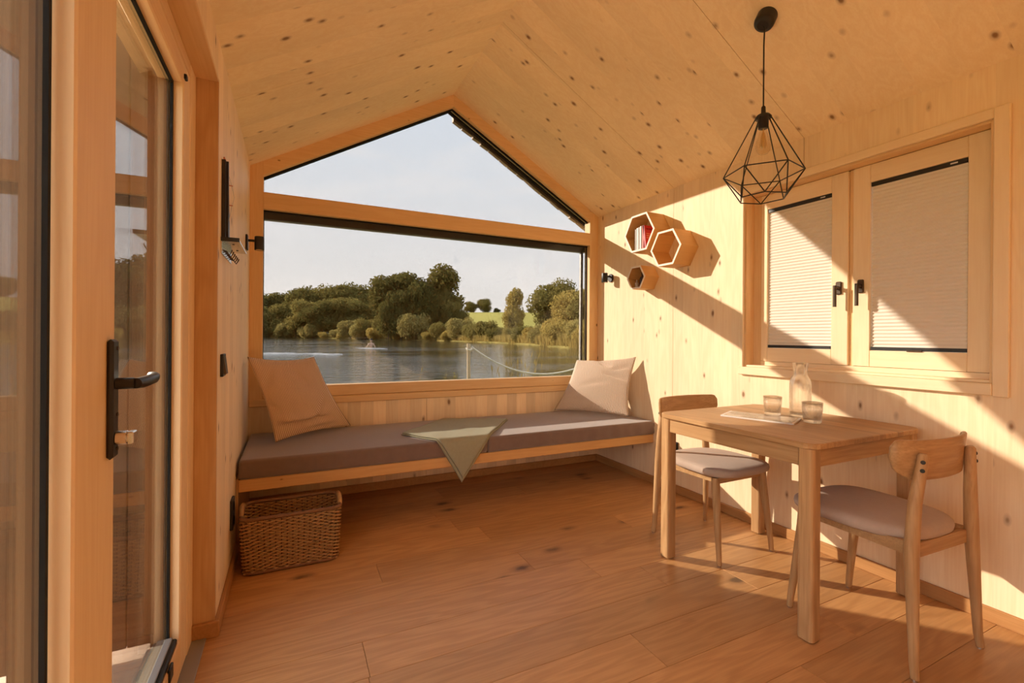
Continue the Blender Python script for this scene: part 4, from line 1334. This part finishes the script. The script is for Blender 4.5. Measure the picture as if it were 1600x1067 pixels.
MB().add(vs_, fs_, True).build('meadow', M['field'], None, kind='structure')
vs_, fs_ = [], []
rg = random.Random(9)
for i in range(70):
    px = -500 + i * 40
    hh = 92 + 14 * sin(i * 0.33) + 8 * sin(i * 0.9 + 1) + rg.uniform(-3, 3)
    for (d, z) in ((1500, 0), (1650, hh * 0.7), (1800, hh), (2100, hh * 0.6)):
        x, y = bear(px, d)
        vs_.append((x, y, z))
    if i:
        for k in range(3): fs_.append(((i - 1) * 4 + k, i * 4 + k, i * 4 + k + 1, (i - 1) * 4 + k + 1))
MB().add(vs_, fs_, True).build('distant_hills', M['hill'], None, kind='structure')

# ---- trees: crowns of many leaf sprays round solid boughs, on a trunk.  Unit height 1.
def crown_mesh(name, lobes, nleaf, size, seed, mat, fill=0.58):
    r = np.random.default_rng(seed)
    V, F = [], []
    tot = sum(l[3] * l[3] for l in lobes)
    for (cx_, cy_, cz, rx, rz) in [(l[0], l[1], l[2], l[3], l[4]) for l in lobes]:
        # solid bough
        bm = bmesh.new()
        bmesh.ops.create_icosphere(bm, subdivisions=2, radius=1)
        o = len(V)
        bm.verts.index_update()
        for v in bm.verts:
            k = fill * (0.86 + 0.22 * r.random())
            V.append((cx_ + v.co.x * rx * k, cy_ + v.co.y * rx * k, cz + v.co.z * rz * k))
        for f in bm.faces: F.append(tuple(o + v.index for v in f.verts))
        bm.free()
        k = int(nleaf * rx * rx / tot)
        d = r.normal(size=(k, 3)); d /= np.linalg.norm(d, axis=1)[:, None]
        rad = (0.50 + 0.62 * r.random(k) ** 0.7)[:, None]
        p = np.array([cx_, cy_, cz]) + d * rad * np.array([rx, rx, rz])
        a = r.normal(size=(k, 3)); a /= np.linalg.norm(a, axis=1)[:, None]
        nrm = d + 0.9 * a; nrm /= np.linalg.norm(nrm, axis=1)[:, None]
        t = np.cross(nrm, r.normal(size=(k, 3))); t /= np.linalg.norm(t, axis=1)[:, None]
        s = np.cross(nrm, t)
        sz = size * (0.6 + 0.8 * r.random(k))[:, None]
        q = np.stack([p - t * sz, p - s * sz * 0.6, p + t * sz, p + s * sz * 0.6], axis=1).reshape(-1, 3)
        o = len(V)
        V.extend(map(tuple, q))
        F.extend((o + 4 * i, o + 4 * i + 1, o + 4 * i + 2, o + 4 * i + 3) for i in range(k))
    me = bpy.data.meshes.new(name)
    me.from_pydata(V, [], F)
    me.materials.append(mat)
    me.update()
    return me
def lobes_round(seed, n=11, w=0.34, z0=0.25, z1=0.85, r0=0.15, r1=0.24):
    r = random.Random(seed)
    ls_ = [(0, 0, (z0 + z1) / 2, w * 0.85, (z1 - z0) * 0.52)]
    for i in range(n):
        a = r.uniform(0, 2 * pi)
        z = r.uniform(z0, z1)
        k = sin(pi * min(1, max(0, (z - z0 + 0.12) / (z1 - z0 + 0.24)))) ** 0.7
        q = w * k * r.uniform(0.45, 0.85)
        rr = r.uniform(r0, r1)
        ls_.append((q * cos(a), q * sin(a), z, rr, rr * r.uniform(0.75, 1.0)))
    return ls_
CR = {
    'round_a': (lobes_round(1), 7980, 0.021, 21),
    'round_b': (lobes_round(2, 13, 0.36, 0.2, 0.84), 7980, 0.021, 22),
    'tall_a': (lobes_round(3, 15, 0.24, 0.18, 0.90, 0.09, 0.16), 8740, 0.019, 23),
    'tall_b': (lobes_round(4, 16, 0.26, 0.14, 0.90, 0.09, 0.15), 8740, 0.019, 24),
    'slim': (lobes_round(5, 12, 0.15, 0.12, 0.90, 0.07, 0.12), 5700, 0.019, 25),
    'bush_a': (lobes_round(6, 11, 0.50, 0.12, 0.74, 0.20, 0.30), 6840, 0.032, 26),
    'bush_b': (lobes_round(7, 13, 0.58, 0.10, 0.70, 0.20, 0.30), 6840, 0.032, 27),
}
CACHE = {}
tm = MB().tube([(0, 0, -0.02), (0.004, 0.003, 0.2), (-0.006, 0.004, 0.45), (0.005, 0, 0.72)], [0.022, 0.017, 0.012, 0.004], 7)
TRUNK = bpy.data.meshes.new('trunk')
TRUNK.from_pydata(tm.v, [], tm.f)
TRUNK.materials.append(M['bark'])
def tree(name, kind, mat, px, depth, height, label, group, z=None, wide=1.0):
    key = (kind, mat)
    if key not in CACHE:
        ls_, nl, sz, sd = CR[kind]
        CACHE[key] = crown_mesh('crown_' + kind, ls_, nl, sz, sd, M[mat])
    x, y = bear(px, depth)
    z = 0.0 if z is None else z
    o = thing(name, (x, y, z), label=label, cat='shrub' if 'bush' in kind else 'tree', group=group)
    o.scale = (height * wide, height * wide, height)
    o.rotation_euler = (0, 0, random.uniform(0, 6.28))
    c = bpy.data.objects.new('crown', CACHE[key]); COL.objects.link(c); c.parent = o
    t = bpy.data.objects.new('trunk', TRUNK); COL.objects.link(t); t.parent = o
    return o
HZ = 525.5
def hgt(px_top, depth, z=0.0): return (HZ - px_top) / 712.746 * depth + CAM_H - z
# the wood on the far left shore
rg = random.Random(21)
for (px, top) in ((392, 466), (418, 461), (441, 459), (462, 455), (482, 449), (503, 450), (524, 446), (546, 443), (566, 449), (578, 462)):
    d = 330 + rg.uniform(-8, 8) if px < 470 else 300 + rg.uniform(-8, 8)
    tree('woodland_tree', rg.choice(('round_a', 'round_b')), 'leaf_dark', px, d, hgt(top, d) / 0.985, 'leafy tree in the taller back row of the wood across the lake', 'trees of the far wood', wide=1.05)
for (px, top) in ((405, 480), (432, 478), (455, 474), (478, 470), (500, 472), (520, 468), (541, 466), (560, 472), (575, 482)):
    d = 285 + rg.uniform(-8, 8) if px < 470 else 262 + rg.uniform(-8, 8)
    tree('woodland_tree', rg.choice(('round_a', 'round_b')), 'leaf_dark' if rg.random() < 0.6 else 'leaf_mid', px, d, hgt(top, d) / 0.985, 'leafy tree in the nearer, lower row of the wood across the lake', 'trees of the far wood', wide=1.1)
# three tall trees in the middle
for (px, top, kd, lb) in ((612, 428, 'tall_a', 'tall dark tree, left one of the three tallest across the lake'), (640, 424, 'tall_b', 'tall dark tree, middle one of the three tallest across the lake'),
                          (689, 417, 'tall_a', 'tall dark tree, right and highest of the three across the lake')):
    tree('tall_alder', kd, 'leaf_dark', px, 188, hgt(top, 188) / 0.985, lb, None, wide=1.15)
for (px, top) in ((607, 470), (627, 452), (657, 440), (668, 462), (707, 470), (720, 484), (646, 470), (700, 478)):
    tree('alder', 'round_b', 'leaf_dark', px, 178, hgt(top, 178) / 0.985, 'lower bushy dark tree around the feet of the three tallest trees', 'trees below the tall alders', wide=0.72)
# trees far off on the meadow edge
for (px, top, lb) in ((735, 470, 'small distant dark tree on the meadow, left one'), (757, 465, 'small distant dark tree on the meadow, the taller one'), (776, 480, 'small distant dark tree low on the meadow horizon'), (830, 478, 'distant tree on the meadow horizon near the golden tree')):
    tree('distant_tree', 'round_a', 'leaf_dark', px, 480, hgt(top, 480, 24) , lb, None, z=24, wide=1.2)
# slim golden tree and the leafy growth on the right bank
tree('golden_tree', 'tall_a', 'leaf_gold', 803, 115, hgt(451, 115) / 0.985, 'slim golden tree standing alone on the right part of the far bank', None, wide=0.8)
tree('bank_tree', 'round_a', 'leaf_mid', 866, 92, hgt(436, 92) / 0.985, 'broad olive green tree on the right bank near the window frame', None, wide=0.95)
tree('bank_tree', 'round_b', 'leaf_gold', 896, 80, hgt(452, 80) / 0.985, 'golden leafy tree on the right bank, cut by the window frame', None, wide=1.05)
tree('bank_tree', 'round_a', 'leaf_mid', 930, 74, hgt(445, 74) / 0.985, 'olive tree on the right bank just past the window frame', None, wide=1.05)
# shrubs along the shore
SHR = [(416, 502, 292, 'leaf_mid'), (436, 506, 280, 'leaf_mid'), (447, 500, 275, 'leaf_pale'), (462, 503, 268, 'leaf_mid'), (478, 506, 258, 'leaf_pale'), (490, 504, 252, 'leaf_pale'), (505, 517, 243, 'leaf_gold'),
       (522, 514, 232, 'leaf_pale'), (534, 515, 226, 'leaf_gold'), (549, 497, 218, 'leaf_pale'), (563, 497, 208, 'leaf_pale'), (574, 494, 206, 'leaf_mid'), (588, 506, 198, 'leaf_gold'), (604, 488, 190, 'leaf_mid'),
       (622, 512, 182, 'leaf_gold'), (650, 484, 172, 'leaf_pale'), (668, 515, 162, 'leaf_gold'), (684, 500, 158, 'leaf_mid'), (700, 512, 148, 'leaf_gold'), (720, 491, 142, 'leaf_pale'), (742, 496, 132, 'leaf_mid'),
       (760, 496, 124, 'leaf_mid'), (778, 504, 115, 'leaf_mid'), (795, 508, 108, 'leaf_pale'), (815, 500, 98, 'leaf_mid'), (832, 506, 90, 'leaf_gold'), (848, 496, 84, 'leaf_pale'), (866, 490, 76, 'leaf_gold'),
       (884, 488, 70, 'leaf_gold'), (905, 492, 64, 'leaf_pale'), (925, 488, 60, 'leaf_gold'), (952, 485, 56, 'leaf_mid'), (985, 480, 54, 'leaf_pale')]
ORDW = ['first', 'second', 'third', 'fourth', 'fifth', 'sixth', 'seventh', 'eighth', 'ninth', 'tenth', 'eleventh', 'twelfth', 'thirteenth', 'fourteenth']
HUE = {'leaf_mid': 'olive green', 'leaf_pale': 'pale green', 'leaf_gold': 'golden'}
seen = {}
for i, (px, top, d, mt) in enumerate(SHR):
    seen[mt] = seen.get(mt, -1) + 1
    tree('shore_shrub', 'bush_a' if i % 2 else 'bush_b', mt, px, d, hgt(top, d) / 0.93, '%s %s shrub from the left along the far lake shore' % (ORDW[seen[mt]], HUE[mt]), 'shrubs along the far shore', z=0.0, wide=0.9)
# reed belt
def reeds():
    r = np.random.default_rng(5)
    V, F = [], []
    for i in range(len(SHORE) - 1):
        (p0, d0), (p1, d1) = SHORE[i], SHORE[i + 1]
        if p1 < 380 or p0 > 1100: continue
        n = int(abs(p1 - p0) * 45)
        for _ in range(n):
            t = r.random()
            x, y = bear(p0 + (p1 - p0) * t, d0 + (d1 - d0) * t + r.uniform(-0.4, 3.0))
            h = r.uniform(1.0, 2.3)
            w = r.uniform(0.03, 0.07) * (1 + d0 / 80)
            a = r.uniform(0, pi)
            lx, ly = r.uniform(-0.3, 0.3) * h, r.uniform(-0.3, 0.3) * h
            o = len(V)
            V += [(x - w * cos(a), y - w * sin(a), WZ - 0.1), (x + w * cos(a), y + w * sin(a), WZ - 0.1), (x + lx, y + ly, WZ + h)]
            F.append((o, o + 1, o + 2))
    me = bpy.data.meshes.new('reeds')
    me.from_pydata(V, [], F)
    me.materials.append(M['reed'])
    o = bpy.data.objects.new('reed_belt', me)
    COL.objects.link(o)
    tag(o, 'belt of golden reeds along the far waterline', 'reeds', kind='stuff')
reeds()

# small jetty
x, y = bear(563, 200)
jt = thing('jetty', (x, y, WZ), label='small low wooden jetty on the far shore behind the swimmer', cat='jetty')
for k in range(12): bx(x - 4.8 + k * 0.8, x - 4.8 + k * 0.8 + 0.77, y - 0.9, y + 0.9, WZ + 0.62, WZ + 0.72).build('plank', M['postm'], jt)
for k in (-4.5, -1.5, 1.5, 4.5): MB().tube([(x + k, y - 0.8, WZ - 0.5), (x + k, y - 0.8, WZ + 0.62)], 0.1, 8).build('pile', M['postm'], jt)

# swimmer, waist deep, arms sweeping the water
def swimmer():
    x, y = bear(580, 57)
    pts = {'hip': (0, 0, -0.30), 'waist': (0, 0.0, 0.05), 'chest': (0, -0.03, 0.33), 'neck': (0, -0.04, 0.55), 'head': (0, -0.06, 0.72), 'crown': (0, -0.05, 0.86),
           'ls': (-0.18, -0.02, 0.44), 'le': (-0.36, -0.12, 0.22), 'lw': (-0.50, -0.30, 0.06), 'lh': (-0.54, -0.38, 0.02),
           'rs': (0.18, -0.02, 0.44), 're': (0.34, -0.14, 0.20), 'rw': (0.36, -0.36, 0.05), 'rh': (0.36, -0.45, 0.02)}
    rad = {'hip': 0.15, 'waist': 0.135, 'chest': 0.16, 'neck': 0.050, 'head': 0.135, 'crown': 0.10, 'ls': 0.085, 'le': 0.05, 'lw': 0.038, 'lh': 0.04, 'rs': 0.075, 're': 0.05, 'rw': 0.038, 'rh': 0.04}
    ks = list(pts)
    ed = [('hip', 'waist'), ('waist', 'chest'), ('chest', 'neck'), ('neck', 'head'), ('head', 'crown'), ('chest', 'ls'), ('ls', 'le'), ('le', 'lw'), ('lw', 'lh'), ('chest', 'rs'), ('rs', 're'), ('re', 'rw'), ('rw', 'rh')]
    me = bpy.data.meshes.new('person')
    me.from_pydata([pts[k] for k in ks], [(ks.index(a), ks.index(b)) for a, b in ed], [])
    skin = plain('skin', (0.68, 0.44, 0.31), 0.6)
    me.materials.append(skin)
    o = bpy.data.objects.new('person', me)
    COL.objects.link(o)
    o.location = (x, y, WZ)
    o.rotation_euler = (0, 0, -0.1)
    o.scale = (1.25, 1.25, 1.25)
    sm = o.modifiers.new('skin', 'SKIN')
    for i, k in enumerate(ks):
        me.skin_vertices[0].data[i].radius = (rad[k], rad[k] * (0.8 if k in ('chest', 'waist', 'hip') else 1.0))
    me.skin_vertices[0].data[0].use_root = True
    sb = o.modifiers.new('smooth', 'SUBSURF'); sb.levels = 2; sb.render_levels = 2
    sm.use_smooth_shade = True
    tag(o, 'person bathing in the lake, bare shoulders above the water', 'person')
    ORG[o.name] = (x, y, WZ)
    hb = MB()
    hb.lathe([(0.10, 0.70), (0.135, 0.75), (0.140, 0.82), (0.12, 0.90), (0.07, 0.955), (0.0, 0.965)], (x, y - 0.02, WZ), 16)
    hb.build('hair', plain('hair', (0.05, 0.03, 0.02), 0.7), o)
    # ring of foam and wake, and a line of painted glitter
    foam = plain('foam', (0.85, 0.84, 0.82), 0.6)  # white of the wake, also used for the painted glitter
    r = random.Random(2)
    def streak(name, px0, px1, d, n, w, label):
        mb = MB()
        for _ in range(n):
            px = r.uniform(px0, px1)
            xx, yy = bear(px, d + r.gauss(0, w))
            l, t = r.uniform(0.15, 0.7), r.uniform(0.03, 0.09)
            a = -YAW + r.uniform(-0.25, 0.25)
            ca, sa = cos(a), sin(a)
            q = [(-l, 0), (-l * 0.4, -t), (l * 0.5, -t * 0.8), (l, 0), (l * 0.4, t), (-l * 0.5, t * 0.8)]
            vb = [(xx + p[0] * ca - p[1] * sa, yy + p[0] * sa + p[1] * ca) for p in q]
            mb.prism(vb, 'z', WZ - 0.01, WZ + r.uniform(0.015, 0.05))
        mb.build(name, foam, None, label=label, cat='foam', kind='stuff')
    streak('wake', 562, 597, 55, 34, 1.0, 'white splash and wake around the swimmer')
    streak('glitter_line', 412, 532, 37, 46, 0.9, 'long line of sun glitter built as white flakes on the water left of the swimmer')  # glints on the ripples, shaped as white flakes
swimmer()

# ---- rope fence on the near bank
def fence():
    p1 = bear(733, 8.6)
    p2 = bear(955, 8.2)
    zs = -0.34
    posts = []
    for (x, y, h, lb) in ((p1[0], p1[1], 1.34, 'pale thin round post of the rope fence outside the window'), (p2[0], p2[1], 1.34, 'pale rope fence post hidden behind the right window jamb')):
        o = thing('fence_post', (x, y, zs), label=lb, cat='post', group='rope fence posts')
        MB().tube([(x - 0.012, y, zs), (x, y, zs + h * 0.5), (x - 0.01, y, zs + h)], [0.042, 0.037, 0.030], 10).build('shaft', M['postm'], o)
        MB().tube([(x + 0.05 * cos(a_), y + 0.05 * sin(a_), zs + h - 0.10 + 0.02 * sin(a_)) for a_ in [2 * pi * k / 14 for k in range(14)]], 0.014, 6, closed=True).build('rope_loop', M['rope'], o)
        posts.append((x, y, zs + h - 0.1))
    mb = MB()
    pts = []
    a, b = Vector(posts[0]) + Vector((0.05, 0, 0.04)), Vector(posts[1])
    for k in range(33):
        t = k / 32
        p = a.lerp(b, t)
        p.z -= 0.47 * 4 * t * (1 - t)
        pts.append(p)
    mb.tube(pts, 0.0155, 8)
    tag(mb.build('fence_rope', M['rope'], None, loc=tuple(a)), 'pale thick rope sagging between the fence posts', 'rope')
fence()
# weeds and stalks on the near bank
def weeds(px, depth, n, h, name, label, spread=0.25, mt='reed', leafy_=False):
    x, y = bear(px, depth)
    r = random.Random(int(px * 7))
    mb = MB()
    for _ in range(n):
        bx_, by_ = x + r.gauss(0, spread), y + r.gauss(0, spread * 0.5)
        hh = h * r.uniform(0.65, 1.0)
        lx, ly = r.uniform(-0.18, 0.18) * hh, r.uniform(-0.1, 0.1) * hh
        pts = [(bx_, by_, -0.36), (bx_ + lx * 0.3, by_ + ly * 0.3, -0.36 + hh * 0.5), (bx_ + lx, by_ + ly, -0.36 + hh)]
        mb.tube(pts, [0.006, 0.005, 0.003], 4)
        if leafy_:
            for q in range(9):
                t = r.uniform(0.35, 1.0)
                c = Vector(pts[0]).lerp(Vector(pts[2]), t)
                a_ = r.uniform(0, 6.28); l = r.uniform(0.04, 0.08)
                v0 = Vector((cos(a_), sin(a_), 0.4)).normalized() * l
                v1 = Vector((-sin(a_), cos(a_), 0)) * l * 0.4
                mb.add([c, c + v0 * 0.5 + v1, c + v0, c + v0 * 0.5 - v1], [(0, 1, 2, 3)])
        else:
            t = Vector(pts[2])
            mb.tube([t, t + Vector((lx * 0.1, ly * 0.1, 0.06)), t + Vector((lx * 0.2, ly * 0.2, 0.13))], [0.004, 0.011, 0.003], 5)
    mb.build(name, M[mt], None, loc=(x, y, -0.36), label=label, cat='plant')
weeds(647, 8.4, 1, 1.10, 'grass_stalk', 'single bent pale grass stalk in front of the lake', 0.02)
weeds(701, 8.6, 4, 0.62, 'dry_weed', 'small dry weed left of the fence post', 0.10)
weeds(712, 9.0, 16, 0.86, 'leafy_weed', 'leafy weed growing just left of the fence post', 0.16, 'leaf_pale', True)
weeds(752, 9.0, 14, 0.72, 'leafy_weed', 'dark leafy weed growing just right of the fence post', 0.14, 'leaf_mid', True)
weeds(800, 9.2, 16, 0.95, 'grass_tuft', 'tuft of tall dry grass under the sagging rope', 0.22)
weeds(823, 9.2, 10, 1.10, 'grass_tuft', 'taller dry grass tuft to the right under the rope', 0.16)

# ---- deck and lawn outside the glazed door
dk = thing('terrace_deck', (-1.5, 2, -0.06), kind='structure')
for k in range(74):
    y0 = -1.6 + k * 0.142
    if y0 > 7.4: break
    bx(-3.2, XL - 0.19, y0, y0 + 0.136, -0.085, -0.06, ch=0.004).build('deck_board', M['deck'], dk)
